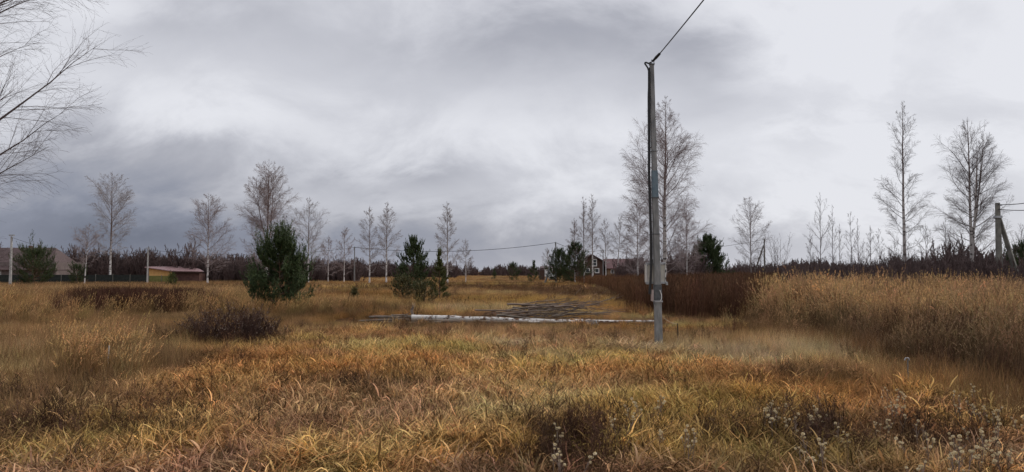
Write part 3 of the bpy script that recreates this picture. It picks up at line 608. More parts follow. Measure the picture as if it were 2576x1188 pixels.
def pine(px, top, d, wpx, seed, label, mat=NEEDLE, dens=1.0, profile='cone', group='young pines in the field', name='young_pine', cat='pine tree', candle=0.3, nl=0.085, leader=True, whorl=(5, 9)):
    rs = np.random.RandomState(seed); loc = (gx(px, d), d); z0 = gz(*loc); H = P(px, top, d).z - z0; R = wpx / 2 / F * d
    root = tag(empty(name, (loc[0], loc[1], z0 - 0.04)), label, cat, group); tb = MB(); bb = MB(); nb = MB()
    s = trunk_line(H * 0.97, rs, (rs.normal(0, .01), 0), 0.012, 10); tubes(tb, s[None], np.maximum(H * 0.016 * (1 - np.linspace(0, 1, 10)), 0.008)[None], 6)
    nw = int(np.clip(H / 0.34, 6, 15)); starts = []; dirs = []; lens = []; hl = []
    for w in range(nw):
        q = (w + 0.35) / nw; z = H * (0.03 + 0.9 * q); nbn = rs.randint(*whorl)
        if profile == 'round': pr = math.sqrt(max(0.05, 1 - (2 * q - 0.75) ** 2)) if q < 0.95 else 0.3
        elif profile == 'sparse': pr = np.interp(q, [0, 0.3, 0.62, 0.72, 1], [1.0, 0.85, 0.45, 0.22, 0.14])
        else: pr = np.interp(q, [0, 0.2, 0.5, 0.8, 1], [1.08, 1.05, 0.78, 0.38, 0.12])
        for b in range(nbn):
            az = rs.rand() * 6.28; L = R * pr * rs.uniform(0.72, 1.08); el = math.radians(np.interp(q, [0, 0.5, 1], [8, 28, 58]) + rs.normal(0, 6))
            u = q * 0.93 * 9 + 0.25; i = min(int(u), 8); c = s[i] * (1 - (u - i)) + s[i + 1] * (u - i); c = np.array([c[0], c[1], z])
            hl.append(L); starts.append(c); dirs.append([math.cos(az) * math.cos(el), math.sin(az) * math.cos(el), math.sin(el)]); lens.append(L / max(math.cos(el), 0.5) * 0.86)
    st = np.array(starts); dd = np.array(dirs); Ls = np.array(lens); lens_h = np.array(hl); pts = [st]; p = st
    for k in range(5):
        dd = unit(dd + rs.normal(0, 0.06, dd.shape) + np.array([0, 0, 0.09])); p = p + dd * (Ls / 5)[:, None]; pts.append(p)
    B = np.stack(pts, 1); off = B[:, :, :2] - B[:, :1, :2]; reach = np.linalg.norm(off, axis=2).max(1); tgt = lens_h; kk = np.clip(0.9 * tgt / (reach + 1e-6), 0.5, 3.0); B[:, :, :2] = B[:, :1, :2] + off * kk[:, None, None]; tubes(bb, B, rads(len(B), 6, np.clip(Ls * 0.016, 0.006, 0.03), 0.005), 3)
    n2 = max(4, int(8 * dens)); B2, _ = grow(B, n2, 0.3, 0.97, 0.75, 0.36, 4, 0.30, 0.08, rs, 0.25); tubes(bb, B2, rads(len(B2), 4, 0.007, 0.004), 3)
    B3, _ = grow(B2, 2, 0.3, 0.8, 0.7, 0.6, 3, 0.35, 0.08, rs, 0.3)
    shoots = [B[:, 2:], B2, B3]
    # candles: the upright end shoots
    ends = np.concatenate([B[:, -1], B2[:, -1]]); cs = candle * rs.uniform(0.6, 1.25, len(ends)) * (0.45 + 0.85 * ends[:, 2] / H); v = unit(rs.normal(0, 0.25, (len(ends), 3)) + np.array([0, 0, 1.0]) + 0.35 * unit(ends - np.array([0, 0, H * 0.4])))
    C = ends[:, None] + v[:, None] * cs[:, None, None] * np.linspace(0, 1, 4)[None, :, None]; shoots.append(C)
    if leader: shoots.append(s[None, -3:])
    for S in shoots:
        n, K, _ = S.shape; per = int((18 if K <= 4 else 30) * dens); ii = np.repeat(np.arange(n), per); u = rs.rand(n * per) * (K - 1); i = np.minimum(u.astype(int), K - 2); f = (u - i)[:, None]
        a = S[ii, i] * (1 - f) + S[ii, i + 1] * f; tg = unit(S[ii, i + 1] - S[ii, i]); sd = unit(np.cross(tg, rs.normal(0, 1, tg.shape)))
        nd = unit(tg * 0.75 + sd * rs.uniform(0.4, 1.0, (len(a), 1))); ln = nl * rs.uniform(0.7, 1.2, (len(a), 1)); ww = unit(np.cross(nd, sd + rs.normal(0, 0.4, sd.shape))) * (0.010 + d * 0.00009)
        vtx = np.stack([a - ww, a + ww, a + nd * ln], 1).reshape(-1, 3); nb.add(vtx, None, np.arange(len(vtx)).reshape(-1, 3), np.repeat(np.clip(rs.rand(len(a)) * 0.8 + rs.rand(n)[ii] * 0.5 - 0.15, 0, 1), 3))
    link('trunk', tb.mesh('trunk', PINEBARK, True), root); link('branches', bb.mesh('branches', PINEBARK), root); link('needles', nb.mesh('needles', mat, False, True), root)
    return root
def shrub(mb, rs, H, R, stems=9, n2=9, n3=5, r=0.012, steep=0.45, d=60):
    a = rs.rand(stems) * 6.28; ev = rs.uniform(0.05, steep, stems); st = np.stack([rs.normal(0, R * .2, stems), rs.normal(0, R * .2, stems), np.full(stems, -0.05)], 1)
    dd = np.stack([np.sin(ev) * np.cos(a), np.sin(ev) * np.sin(a), np.cos(ev)], 1); L = H * rs.uniform(0.65, 1.05, stems); pts = [st]; p = st
    for k in range(5): dd = unit(dd + rs.normal(0, 0.07, dd.shape) + np.array([0, 0, 0.06])); p = p + dd * (L / 5)[:, None]; pts.append(p)
    B = np.stack(pts, 1); tubes(mb, B, rads(stems, 6, r * 1.6, r * 0.5), 3); B2, _ = grow(B, n2, 0.2, 0.97, 0.5, 0.36, 4, 0.08, 0.12, rs, 0.1); tubes(mb, B2, rads(len(B2), 4, r * 0.7, r * 0.4), 3)
    B3, _ = grow(B2, n3, 0.15, 0.97, 0.55, 0.55, 3, 0.0, 0.14, rs); tubes(mb, B3, rads(len(B3), 3, r * 0.45, r * 0.28), 3)

GB = 'bare birches standing across the field'
# name, px, top, d, width px, style, seed, label, kwargs
TREES = [
 (278, 430, 113, 112, 'top', 21, 'tall far left bare birch with a thick white lower trunk, between two roofs', dict(dens=1.1, cstart=0.30, twig=TWIG_G)),
 (214, 560, 98, 74, 'broad', 22, 'small slanting bare birch just left of the tall far left one', dict(dens=0.7, lean=(0.05, 0), cstart=0.36)),
 (523, 484, 105, 122, 'ovate', 23, 'bare birch with a banded white trunk beside the low yellow house', dict(dens=1.1, cstart=0.2)),
 (672, 398, 95, 158, 'multi', 24, 'large many-stemmed bare birch rising behind the biggest young pine', dict(dens=1.25, cstart=0.16, twig=TWIG)),
 (776, 494, 112, 100, 'ovate', 25, 'pale bare birch just right of the many-stemmed birch', dict(dens=0.8, twig=TWIG_G)),
 (826, 592, 125, 50, 'ovate', 26, 'short twiggy bare birch, left of a pair of low ones', dict(dens=0.5)),
 (866, 568, 122, 58, 'ovate', 27, 'short reddish bare birch beside the thin grey utility pole', dict(dens=0.55)),
 (930, 516, 115, 58, 'narrow', 28, 'slim bare birch, left one of the two matching slim birches', dict(dens=0.7, cstart=0.2, twig=TWIG_G)),
 (972, 506, 115, 64, 'narrow', 29, 'slim bare birch, right one of the two matching slim birches', dict(dens=0.8, cstart=0.2, twig=TWIG_G)),
 (1126, 506, 112, 70, 'narrow', 30, 'slim pointed bare birch standing alone right of the small pines', dict(dens=0.9, cstart=0.2, twig=TWIG_G)),
 (1172, 600, 125, 42, 'ovate', 31, 'very small pale bare birch right of the pointed one', dict(dens=0.5, twig=TWIG_G)),
 (1376, 622, 165, 34, 'ovate', 32, 'tiny far bare birch left of the braced utility pole', dict(dens=0.4, twig=TWIG_G)),
 (1446, 548, 118, 46, 'narrow', 33, 'bare birch behind the wide pine pair, leftmost of its row', dict(dens=0.6)),
 (1469, 492, 118, 46, 'narrow', 34, 'tall slim bare birch behind the wide pine pair, left of the tallest', dict(dens=0.6, twig=TWIG_G)),
 (1491, 486, 110, 50, 'narrow', 35, 'tallest slim bare birch in front of the brown gabled house', dict(dens=0.65, cstart=0.35, twig=TWIG_G)),
 (1524, 548, 112, 44, 'narrow', 36, 'slim bare birch between the brown house and the red roof', dict(dens=0.5, cstart=0.35, twig=TWIG_G)),
 (1551, 540, 110, 46, 'narrow', 37, 'slim leaning bare birch in front of the red roof', dict(dens=0.5, cstart=0.35, lean=(0.06, 0), twig=TWIG_G)),
 (1672, 243, 66, 205, 'ovate', 38, 'very large bare birch directly behind the grey power pole', dict(dens=2.5, cstart=0.10, bark=BIRCH_TALL, r_tr=0.2, droop=-0.38, steep=1.0)),
 (1604, 500, 80, 84, 'ovate', 39, 'dense reddish bare birch under the left side of the very large one', dict(dens=1.1, cstart=0.1)),
 (1728, 520, 80, 84, 'ovate', 40, 'dense bare birch under the right side of the very large one', dict(dens=1.0, cstart=0.1)),
 (1889, 492, 105, 92, 'broad', 41, 'medium bare birch right of the dark round pine', dict(dens=0.8, cstart=0.22, twig=TWIG_G)),
 (2275, 252, 50, 118, 'narrow', 43, 'tall narrow bare birch at right, its trunk rising from a dark shrub', dict(dens=1.3, cstart=0.16, twig=TWIG_D, bark=BIRCH_TALL, r_tr=0.13)),
 (2444, 292, 50, 200, 'multi', 44, 'wide forked bare birch at right beside the double concrete pole', dict(dens=1.1, cstart=0.2, twig=TWIG_D, bark=BIRCH_TALL, r_tr=0.14)),
]
for (px, top, d, w, st, seed, lab, kw) in TREES:
    birch('bare_birch', px, top, d, w, st, seed, lab, GB, **kw)
birch('bare_birch', 0, 0, 21, 0, 'broad', 61, 'near bare birch at the left edge, only its long branches in view', GB, dens=1.5, extra=2, loc=(gx(-330, 21), 21.0), H=15.0, R=5.0, cstart=0.12, droop=-0.12, twig=TWIG_D, bark=BIRCH_TALL)
SAP = [(2038, 580, 52, 34), (2064, 482, 50, 74), (2094, 512, 50, 42), (2112, 560, 54, 34), (2142, 530, 48, 50), (2158, 548, 47, 38), (2190, 566, 56, 44), (2212, 572, 56, 40), (2330, 560, 58, 60), (2380, 545, 60, 50), (2520, 590, 60, 60), (2570, 560, 62, 60), (2250, 600, 60, 60)]
SAPL = ['leftmost low bare sapling in the thin row at right', 'tallest bare sapling of the thin row at right, pointed top', 'bare sapling just right of the tallest one', 'short bare sapling behind the middle of the thin row', 'forked bare sapling, left one of a close pair', 'bare sapling, right one of a close pair', 'low twiggy sapling before the tall narrow birch', 'low twiggy sapling nearest the tall narrow birch', 'bare sapling between the two tall right birches, left one', 'bare sapling between the two tall right birches, right one', 'bare sapling beside the double concrete pole', 'bare sapling at the right edge behind the concrete pole', 'low bare sapling behind the foot of the tall narrow birch']
for i, (px, top, d, w) in enumerate(SAP):
    birch('bare_sapling', px, top, d, w, 'ovate', 80 + i, SAPL[i], 'bare saplings at right', dens=0.32, twig=TWIG_D, bark=TWIG_D, cstart=0.15, cat='sapling', r_tr=0.035, droop=0.1, steep=1.3)
def shrub_thing(px, top, d, wpx, seed, label, mat=SHRUBM, stems=14, n2=12, n3=7, cat='shrub', group='bare shrubs', r=None, steep=0.5):
    rs = np.random.RandomState(seed); mb = MB(); loc = (gx(px, d), d); z = gz(*loc); H = P(px, top, d).z - z
    shrub(mb, rs, H, wpx / 2 / F * d, stems, n2, n3, r or max(0.006, d * 0.00014), steep)
    return tag(link('bare_shrub', mb.mesh('bare_shrub', mat), None, (loc[0], loc[1], z)), label, cat, group)
shrub_thing(1958, 582, 98, 80, 1, 'bare fan-shaped shrub right of the far braced pole', TWIG_D, 12, 9, 5)
shrub_thing(1905, 640, 100, 50, 2, 'low reddish shrub at the foot of the medium birch')
shrub_thing(2175, 620, 54, 60, 3, 'reddish bare shrub before the tall narrow birch')
shrub_thing(2290, 622, 48, 90, 4, 'dense dark shrub round the foot of the tall narrow birch', SHRUBM, 26, 14, 8, steep=0.7)
shrub_thing(1690, 600, 84, 80, 6, 'dark bare shrub behind the pole foot')
shrub_thing(1400, 0, 1, 1, 0, '', stems=1, n2=1, n3=1) if False else None

# far woodland and hedges: one mass each
def wood(name, spec, n, seed, mat, hmin, hmax, r, colr=None):
    rs = np.random.RandomState(seed); kind = name
    col = bpy.data.collections.new(name + '_shrubs')
    for i in range(5):
        mb = MB(); shrub(mb, np.random.RandomState(seed * 10 + i), 1.0, 0.5, 11, 9, 6, r, 0.55)
        col.objects.link(bpy.data.objects.new('%s_%02d' % (name, i), mb.mesh(name, mat)))
    CLUMPS[kind] = (col, 5)
    X, Y, S = [], [], []
    for (p0, p1, d0, d1, h, k) in spec:
        m = int(n * k); d = rs.uniform(d0, d1, m); p = rs.uniform(p0, p1, m); x = (p - CX) / F * d; X.append(x); Y.append(d)
        S.append(h * (0.30 + 1.0 * fbm(x, d, 16.0, seed, 3)) * rs.uniform(0.55, 1.35, m))
    X, Y, S = map(np.concatenate, (X, Y, S))
    return scatter(name, kind, X, Y, S, np.ones((len(X), 3)) * 0.1, rs, None, 0.04)
wood('far_woodland', [(-300, 2900, 250, 420, 3.9, 1.0), (-200, 640, 190, 260, 4.9, 0.5), (600, 1150, 200, 280, 4.0, .3), (1850, 2900, 150, 220, 3.4, 0.4)], 2200, 7, SHRUBM, 3, 6, 0.022)
wood('scrub_belt', [(-300, 560, 128, 150, 5.0, 0.5), (540, 900, 128, 150, 3.8, 0.22), (1560, 1760, 84, 110, 3.4, 0.12), (1900, 2200, 75, 100, 2.0, 0.15), (1980, 2250, 44, 62, 1.75, 0.25), (2230, 2800, 40, 62, 2.2, 0.7), (2380, 2800, 60, 90, 3.2, 0.3), (1640, 2300, 110, 150, 2.5, .2)], 1000, 8, SHRUBM, 2, 4, 0.012)

# pines
pine(705, 603, 32.5, 180, 31, 'biggest dark green young pine, left of the field centre, many upright shoots', dens=1.25, candle=0.62, nl=0.11, whorl=(8, 11))
pine(1040, 600, 62, 104, 32, 'dark conical young pine, left one of the small pine cluster', dens=1.0, whorl=(8, 11))
pine(1106, 626, 48, 66, 33, 'lighter green thin young pine with a tall bare leader', NEEDLE_B, 0.75, 'sparse')
pine(1012, 703, 46, 62, 34, 'low olive young pine in front of the conical one', NEEDLE_O, 0.5, 'round')
pine(1070, 722, 40, 66, 35, 'low yellowish young pine in front of the thin one', NEEDLE_O, 0.55, 'round')
pine(1293, 662, 150, 38, 36, 'far round dark pine in the middle of the field', dens=0.7, profile='round', leader=False)
pine(1343, 655, 125, 40, 37, 'small far pine with a narrow raised tip', NEEDLE, 0.6, 'sparse')
pine(1408, 630, 120, 84, 38, 'dense dark pine, left one of the wide pair by the brown house', dens=0.9, whorl=(8, 12))
pine(1446, 612, 118, 96, 39, 'dense dark pine, right and taller one of the wide pair by the brown house', dens=1.0, whorl=(8, 12))
pine(1780, 600, 92, 118, 40, 'dense dark pine right of the very large birch', dens=1.25, whorl=(12, 15), nl=0.12)
pine(433, 692, 80, 40, 41, 'tiny bright pine in the grass before the yellow house', NEEDLE_B, 0.6)
pine(88, 636, 88, 120, 42, 'dark round evergreen beside the far left roof', dens=1.0, profile='round', leader=False, name='round_evergreen', cat='evergreen tree', whorl=(9, 13))
pine(196, 668, 100, 50, 43, 'low dark evergreen behind the slanting small birch', dens=0.7, profile='round', leader=False, name='round_evergreen', cat='evergreen tree', whorl=(9, 13))
pine(2570, 610, 50, 90, 44, 'dark pine at the right edge under the concrete pole brace', dens=0.8, profile='round')
pine(893, 734, 44, 22, 45, 'tiny seedling pine alone in the mown strip', NEEDLE_O, 0.5)
pine(1243, 676, 170, 14, 46, 'tiny far dark pine left of the far round one', NEEDLE, 0.4)

# ------------------------------------------------------------------ houses and sheds
ROOF_B = noise_mat('brown_roof', (0.085, 0.055, 0.055), (0.125, 0.085, 0.08), 2.0, 0.6, stretch=(6, 1, 1))
ROOF_R = noise_mat('red_brown_roof', (0.10, 0.052, 0.055), (0.15, 0.075, 0.075), 2.0, 0.6, stretch=(6, 1, 1))
ROOF_P = noise_mat('pinkish_roof', (0.24, 0.145, 0.15), (0.34, 0.22, 0.22), 1.0, 0.5, stretch=(5, 1, 1))
WALL_Y = noise_mat('yellow_wall', (0.60, 0.33, 0.12), (0.74, 0.44, 0.17), 2.0)
WALL_BR = noise_mat('brown_timber', (0.06, 0.035, 0.028), (0.10, 0.06, 0.045), 2.5, stretch=(1, 1, 8))
WALL_MA = noise_mat('maroon_wall', (0.09, 0.045, 0.04), (0.14, 0.075, 0.06), 2.5)
WALL_TAN = noise_mat('tan_timber', (0.20, 0.135, 0.085), (0.28, 0.19, 0.12), 2.0, stretch=(1, 1, 8))
WALL_G = noise_mat('grey_wall', (0.15, 0.12, 0.115), (0.21, 0.17, 0.16), 2.0)
WHITE = noise_mat('white_paint', (0.60, 0.60, 0.58), (0.74, 0.74, 0.72), 3.0)
GLASS = noise_mat('window_glass', (0.03, 0.035, 0.04), (0.07, 0.08, 0.09), 1.0, 0.15, spec=0.5)
def part(name, parent, mat, boxes, bev=0):
    mb = MB()
    for c, s in boxes: box(mb, c, s)
    o = link(name, mb.mesh(name, mat), parent)
    if bev: bevel(o, bev)
    return o
def slab(name, parent, mat, quad, th=0.12):
    """thick sheet from four corners"""
    q = np.array(quad, float); n = np.cross(q[1] - q[0], q[3] - q[0]); n /= np.linalg.norm(n)
    if n[2] < 0: n = -n
    v = np.vstack([q, q + n * th]); mb = MB(); mb.add(v, [[3, 2, 1, 0], [4, 5, 6, 7], [0, 1, 5, 4], [1, 2, 6, 5], [2, 3, 7, 6], [3, 0, 4, 7]])
    return link(name, mb.mesh(name, mat), parent)
def window(parent, x, y, z, w, h, frame=0.12, mid=True):
    """window on a wall facing -Y whose face is at y"""
    f = part('window', parent, WHITE, [((x - w / 2, y - 0.03, z), (frame, 0.1, h)), ((x + w / 2, y - 0.03, z), (frame, 0.1, h)), ((x, y - 0.031, z + h / 2), (w + frame, 0.1, frame)), ((x, y - 0.031, z - h / 2), (w + frame, 0.12, frame))] + ([((x, y - 0.028, z), (w, 0.08, 0.07))] if mid else []))
    part('pane', f, GLASS, [((x, y - 0.004, z), (w - frame, 0.02, h - frame))])
    return f
def gable(mb, w, dep, zb, ze, zr, axis='y', ym=0.0):
    """closed wall prism: gable ends face -Y and +Y (axis y) or -X/+X"""
    x = w / 2; y = dep / 2
    if axis == 'y':
        v = [[-x, -y, zb], [x, -y, zb], [x, -y, ze], [0, -y, zr], [-x, -y, ze], [-x, y, zb], [x, y, zb], [x, y, ze], [0, y, zr], [-x, y, ze]]
        q = [[0, 1, 2, 4], [5, 9, 7, 6], [1, 6, 7, 2], [0, 4, 9, 5]]; t = [[2, 3, 4], [7, 9, 8]]
    else:
        v = [[-x, -y, zb], [-x, y, zb], [-x, y, ze], [-x, 0, zr], [-x, -y, ze], [x, -y, zb], [x, y, zb], [x, y, ze], [x, 0, zr], [x, -y, ze]]
        q = [[0, 4, 2, 1], [5, 6, 7, 9], [0, 5, 9, 4], [1, 2, 7, 6]]; t = [[2, 4, 3], [7, 8, 9]]
    mb.add(v, q, t)
def far_left_house():
    d = 120; r = tag(empty('brown_house', (gx(40, d + 3), d + 4, 0), 0), 'long brown house at far left with a huge dark hipped roof', 'house')
    k = d / F; z = lambda py: P(0, py, d).z
    x0, x1 = -130 * k, 100 * k; mb = MB(); box(mb, ((x0 + x1) / 2, 0, z(694) / 2 + z(668) / 2 - 0.2), (x1 - x0 + 4, 8, z(660) - z(700) + 0.6)); link('wall', mb.mesh('wall', WALL_G), r)
    e = z(664); t = z(623); yf = -4.8; yb = 4.8; xr = 132 * k
    slab('roof', r, ROOF_B, [[x0, yf, e - 1.0], [xr, yf, e - 1.0], [92 * k, 0, t], [x0, 0, t]])
    slab('roof', r, ROOF_B, [[x0, 0, t - .02], [92 * k, 0, t - .02], [xr, yb, e - 1], [x0, yb, e - 1]])
    slab('roof', r, ROOF_B, [[xr, yf, e - 1.01], [xr, yb, e - 1.01], [92 * k, .06, t - .03], [92 * k, -.06, t - .03]])
    window(r, -32 * k, -4, e - 1.3, 0.9, 0.8); window(r, -12 * k, -4, e - 1.3, 0.9, 0.8)
    part('chimney', r, WALL_MA, [((20 * k, 0.8, t - 0.1), (0.5, 0.5, 1.0))])
far_left_house()
def yellow_house():
    d = 125; k = d / F; z = lambda py: P(0, py, d).z; xo = 375
    r = tag(empty('yellow_house', (gx(xo, d), d, 0), 0), 'low yellow walled house with a pinkish sloping metal roof', 'house')
    X = lambda px, yl=0.0: gx(px, d + yl) - gx(xo, d); zb = -0.2
    # yellow side wall, slanting roof line falling to the right; maroon long wall turned away
    mb = MB(); v = [[X(376), 0, zb], [X(434), 0, zb], [X(434), 0, z(684)], [X(376), 0, z(674.5)], [X(400, 7), 7, zb], [X(434, 7), 7, zb], [X(434, 7), 7, z(684)], [X(400, 7), 7, z(674.5)]]
    mb.add(v, [[0, 1, 2, 3], [5, 4, 7, 6], [1, 5, 6, 2], [4, 0, 3, 7]]); link('wall', mb.mesh('wall', WALL_Y), r)['label'] = 'yellow wall'
    part('wall', r, WALL_MA, [((X(434) + (X(500) - X(434)) / 2, 1.6, (z(684) + zb) / 2 - 0.12), (X(500) - X(434), 2.6, z(684) - zb - 0.3))])['label'] = 'dark maroon wall'
    slab('roof', r, ROOF_P, [[X(368), -0.5, z(673.5)], [X(438), -0.6, z(683.4)], [X(478, 4), 4.0, z(672.5) + .1], [X(400, 7), 7.0, z(671) + .1]], 0.1)
    slab('roof', r, ROOF_P, [[X(438), -0.6, z(683.2)], [X(516), -0.3, z(684.6)], [X(503, 3), 3.0, z(678)], [X(476, 4), 4.0, z(672.5)]], 0.1)
    part('eaves_board', r, WALL_BR, [((X(475), -0.12, z(686)), (X(510) - X(440), 0.15, 0.22))])
    part('vent_pipe', r, WHITE, [((X(407, 4), 4.2, z(671)), (0.16, 0.16, 0.7))]); part('chimney', r, ROOF_B, [((X(450, 5), 5, z(669)), (0.5, 0.5, 0.8))])
    part('plinth', r, WALL_TAN, [((X(405), -0.06, 0.1), (X(434) - X(376), 0.1, 0.7))])
yellow_house()
def brown_gable():
    d = 160; k = d / F; z = lambda py: P(0, py, d).z; xc = 1488
    r = tag(empty('brown_gabled_house', (gx(xc, d), d + 4, 0)), 'dark brown timber house with a gable and two white framed windows', 'house')
    w = 60 * k; ze, zr = z(659), z(642); mb = MB(); gable(mb, w, 8, -0.2, ze, zr, 'y'); link('wall', mb.mesh('wall', WALL_BR), r)
    for s in (-1, 1):
        slab('roof', r, ROOF_B, [[0, -4.6, zr + 0.05 + 0.01 * s], [0, 4.6, zr + 0.05 + 0.01 * s], [s * (w / 2 + 0.55), 4.6, ze - 0.25], [s * (w / 2 + 0.55), -4.6, ze - 0.25]], 0.16)
    window(r, 8 * k, -4, z(661), 0.75, 1.35, 0.16); window(r, 13.5 * k, -4, z(681), 0.8, 0.85, 0.16, False); window(r, -10 * k, -4, z(681), 0.8, 0.85, 0.16, False)
    part('annex', r, WALL_TAN, [((w / 2 + 1.4, 1, 0.9), (2.8, 5, 2.2))])
brown_gable()
def red_roof():
    d = 160; k = d / F; z = lambda py: P(0, py, d).z; xc = 1563
    r = tag(empty('red_roofed_house', (gx(xc, d), d + 4, 0)), 'low tan timber house with a large plain red-brown roof', 'house')
    w = 70 * k; ze, zr = z(675), z(652); mb = MB(); gable(mb, w, 7, -0.2, ze, zr - 0.2, 'x'); link('wall', mb.mesh('wall', WALL_TAN), r)
    for s in (-1, 1):
        slab('roof', r, ROOF_R, [[-w / 2 - 0.4, 0, zr + 0.005 * s], [w / 2 + 0.4, 0, zr + 0.005 * s], [w / 2 + 0.4, s * 4.1, ze - 0.15], [-w / 2 - 0.4, s * 4.1, ze - 0.15]], 0.14)
    window(r, -22 * k, -3.5, z(683), 0.6, 0.7, 0.1, False); part('door', r, WALL_BR, [((-7 * k, -3.52, 0.85), (0.9, 0.1, 1.9))]); part('post', r, WALL_BR, [((28 * k, -3.9, 0.8), (0.14, 0.14, 2.0))])
red_roof()
def white_shed():
    d = 150; k = d / F; z = lambda py: P(0, py, d).z; xc = 1377
    r = tag(empty('white_cabin', (gx(xc, d), d + 1, 0)), 'tiny white cabin with a dark low roof beside the wide pine pair', 'cabin')
    w = 20 * k; part('wall', r, WHITE, [((0.25, 0, z(685) / 2 + z(676) / 2 - 0.3), (w, 2, z(675) - z(690) + 0.6))]); part('wall', r, WALL_BR, [((-w / 2 - 0.25, 0.1, 0.95), (1.0, 2, 2.3))])['label'] = 'dark side wall'
    slab('roof', r, ROOF_B, [[-w / 2 - 0.8, -1.3, z(675.5)], [w / 2 + 0.5, -1.3, z(675.5)], [w / 2 + 0.2, 1.2, z(671)], [-w / 2 - 0.5, 1.2, z(671)]], 0.12)
    part('door', r, GLASS, [((w / 2 - 0.35, -1.02, 1.1), (0.35, 0.06, 1.2))])
    r2 = tag(empty('white_tank', (gx(1388, d - 2), d - 2, 0)), 'small rounded white tank between the cabin and the pines', 'tank')
    mb = MB(); t = np.linspace(-0.7, 0.7, 7); pts = np.stack([t, np.zeros(7), np.full(7, 0.8)], 1); tubes(mb, pts[None], np.array([[.3, .5, .56, .58, .56, .5, .3]]), 12, cap=True); link('tank', mb.mesh('tank', WHITE, True), r2)
    [part('cradle', r2, WALL_BR, [((q, 0, 0.12), (0.12, 0.8, 0.45))]) for q in (-0.4, 0.4)]
white_shed()

# fences at the left
FENCE_D = noise_mat('dark_mesh_panel', (0.018, 0.021, 0.019), (0.034, 0.038, 0.034), 3.0); FENCE_Y = noise_mat('green_mesh_panel', (0.16, 0.16, 0.05), (0.24, 0.22, 0.075), 3.0)
def fence(name, p0, p1, d, ztop, mat, label, n):
    x0, x1 = gx(p0, d), gx(p1, d); r = tag(empty(name, (x0, d, 0)), label, 'fence', None); w = (x1 - x0) / n
    mb = MB(); box(mb, (0, 0, ztop / 2), (w - 0.08, 0.03, ztop - 0.1)); me = mb.mesh('panel', mat); mp = MB(); box(mp, (0, 0, ztop / 2), (0.07, 0.07, ztop + 0.1)); mpe = mp.mesh('post', CONCRETE_D)
    for i in range(n + 1):
        if i < n: link('panel', me, r, ((i + 0.5) * w, 0, 0))
        link('post', mpe, r, (i * w, -0.02, 0))
fence('dark_fence', -60, 372, 112, 1.42, FENCE_D, 'long dark grey-green fence behind the field at far left', 10)
fence('green_fence', 376, 440, 116, 1.25, FENCE_Y, 'yellow-green fence in front of the yellow house', 2)

# ------------------------------------------------------------------ utility poles and wires
WIRE = noise_mat('cable_black', (0.02, 0.02, 0.022), (0.035, 0.035, 0.035), 20, 0.5); GALV = noise_mat('galvanised_steel', (0.32, 0.33, 0.34), (0.45, 0.46, 0.47), 12, 0.45, metal=0.6, spec=0.5)
def span(a, b, sag, n=24):
    t = np.linspace(0, 1, n)[:, None]; p = np.array(a)[None] * (1 - t) + np.array(b)[None] * t; p[:, 2] -= 4 * sag * (t * (1 - t))[:, 0]; return p
def util_pole(px, top, d, label, mat=CONCRETE, w=0.2, brace=0, lamp=False, arm=0, h=None, lean=0.0, group='concrete utility poles'):
    x = gx(px, d); z0 = gz(x, d); H = P(px, top, d).z - z0; r = tag(empty('utility_pole', (x, d, z0 - 0.05)), label, 'utility pole', group)
    mb = MB(); box(mb, (0, 0, H / 2), (w, w * 0.85, H), 0, 0.62); o = link('shaft', mb.mesh('shaft', mat), r)
    if brace:
        pb = np.array([[brace, 0.3, 0], [0.0 + math.copysign(w * .3, brace), 0.05, H * 0.86]]); mb = MB(); tubes(mb, pb[None], np.array([[w * 0.6, w * 0.42]]), 4, cap=True); link('brace', mb.mesh('brace', mat), r)
        part('clamp', r, GALV, [((0, 0, H * 0.86), (w * 1.1, w * 1.0, 0.12))])
    part('hook', r, GALV, [((math.copysign(0.12, arm or 1), 0, H - 0.15), (0.24 + abs(arm), 0.05, 0.05)), ((math.copysign(0.1, arm or 1), 0, H - 0.35), (0.05, 0.05, 0.36))])
    if lamp:
        mb = MB(); box(mb, (0.15, -0.2, H + 0.12), (0.5, 0.3, 0.14)); link('lamp_head', mb.mesh('lamp_head', GALV), r)
    return r, Vector((x, d, z0 + H - 0.15))
POLES = {}
def up(key, *a, **k): POLES[key] = util_pole(*a, **k)[1]
up('a', 28, 594, 85, 'pale pole with a street lamp, at far left before the long brown house', CONCRETE_W, 0.24, lamp=True)
up('b', 372, 626, 112, 'thin pale pole at the corner of the yellow house', CONCRETE_W, 0.2, lamp=True)
up('c', 892, 620, 125, 'thin grey pole between the low birches and the slim birches', CONCRETE, 0.2, arm=-0.5)
up('d', 1398, 608, 120, 'grey pole with a slanting brace behind the wide pine pair', CONCRETE, 0.26, brace=-1.7, arm=-0.5)
up('e', 1517, 627, 150, 'far grey pole right of the brown gabled house', CONCRETE, 0.2)
up('f', 1923, 600, 105, 'grey pole with a slanting brace right of the medium birch', CONCRETE_D, 0.22, brace=-1.9)
up('g', 2513, 508, 42, 'thick double concrete pole at the right edge with wires leaving it', CONCRETE_D, 0.3, brace=1.6)
def wire(name, pts, label, r=0.02, group='overhead cables'):
    o = poly_tube(name, pts, r, WIRE, sides=5, loc=tuple(pts[0])); return tag(o, label, 'cable', group)
wire('overhead_cable', span(POLES['c'], POLES['d'], 1.0), 'sagging cable from the thin grey pole to the braced pole by the pines', 0.035)
wire('overhead_cable', span(POLES['d'], POLES['e'], 0.7), 'cable from the braced pole by the pines to the far pole by the brown house', 0.035)
wire('overhead_cable', span(POLES['e'], POLES['f'], 1.0), 'faint cable passing behind the very large birch', 0.022)
wire('overhead_cable', span(POLES['b'], POLES['c'], 1.0), 'faint cable running right from the pole at the yellow house', 0.02)
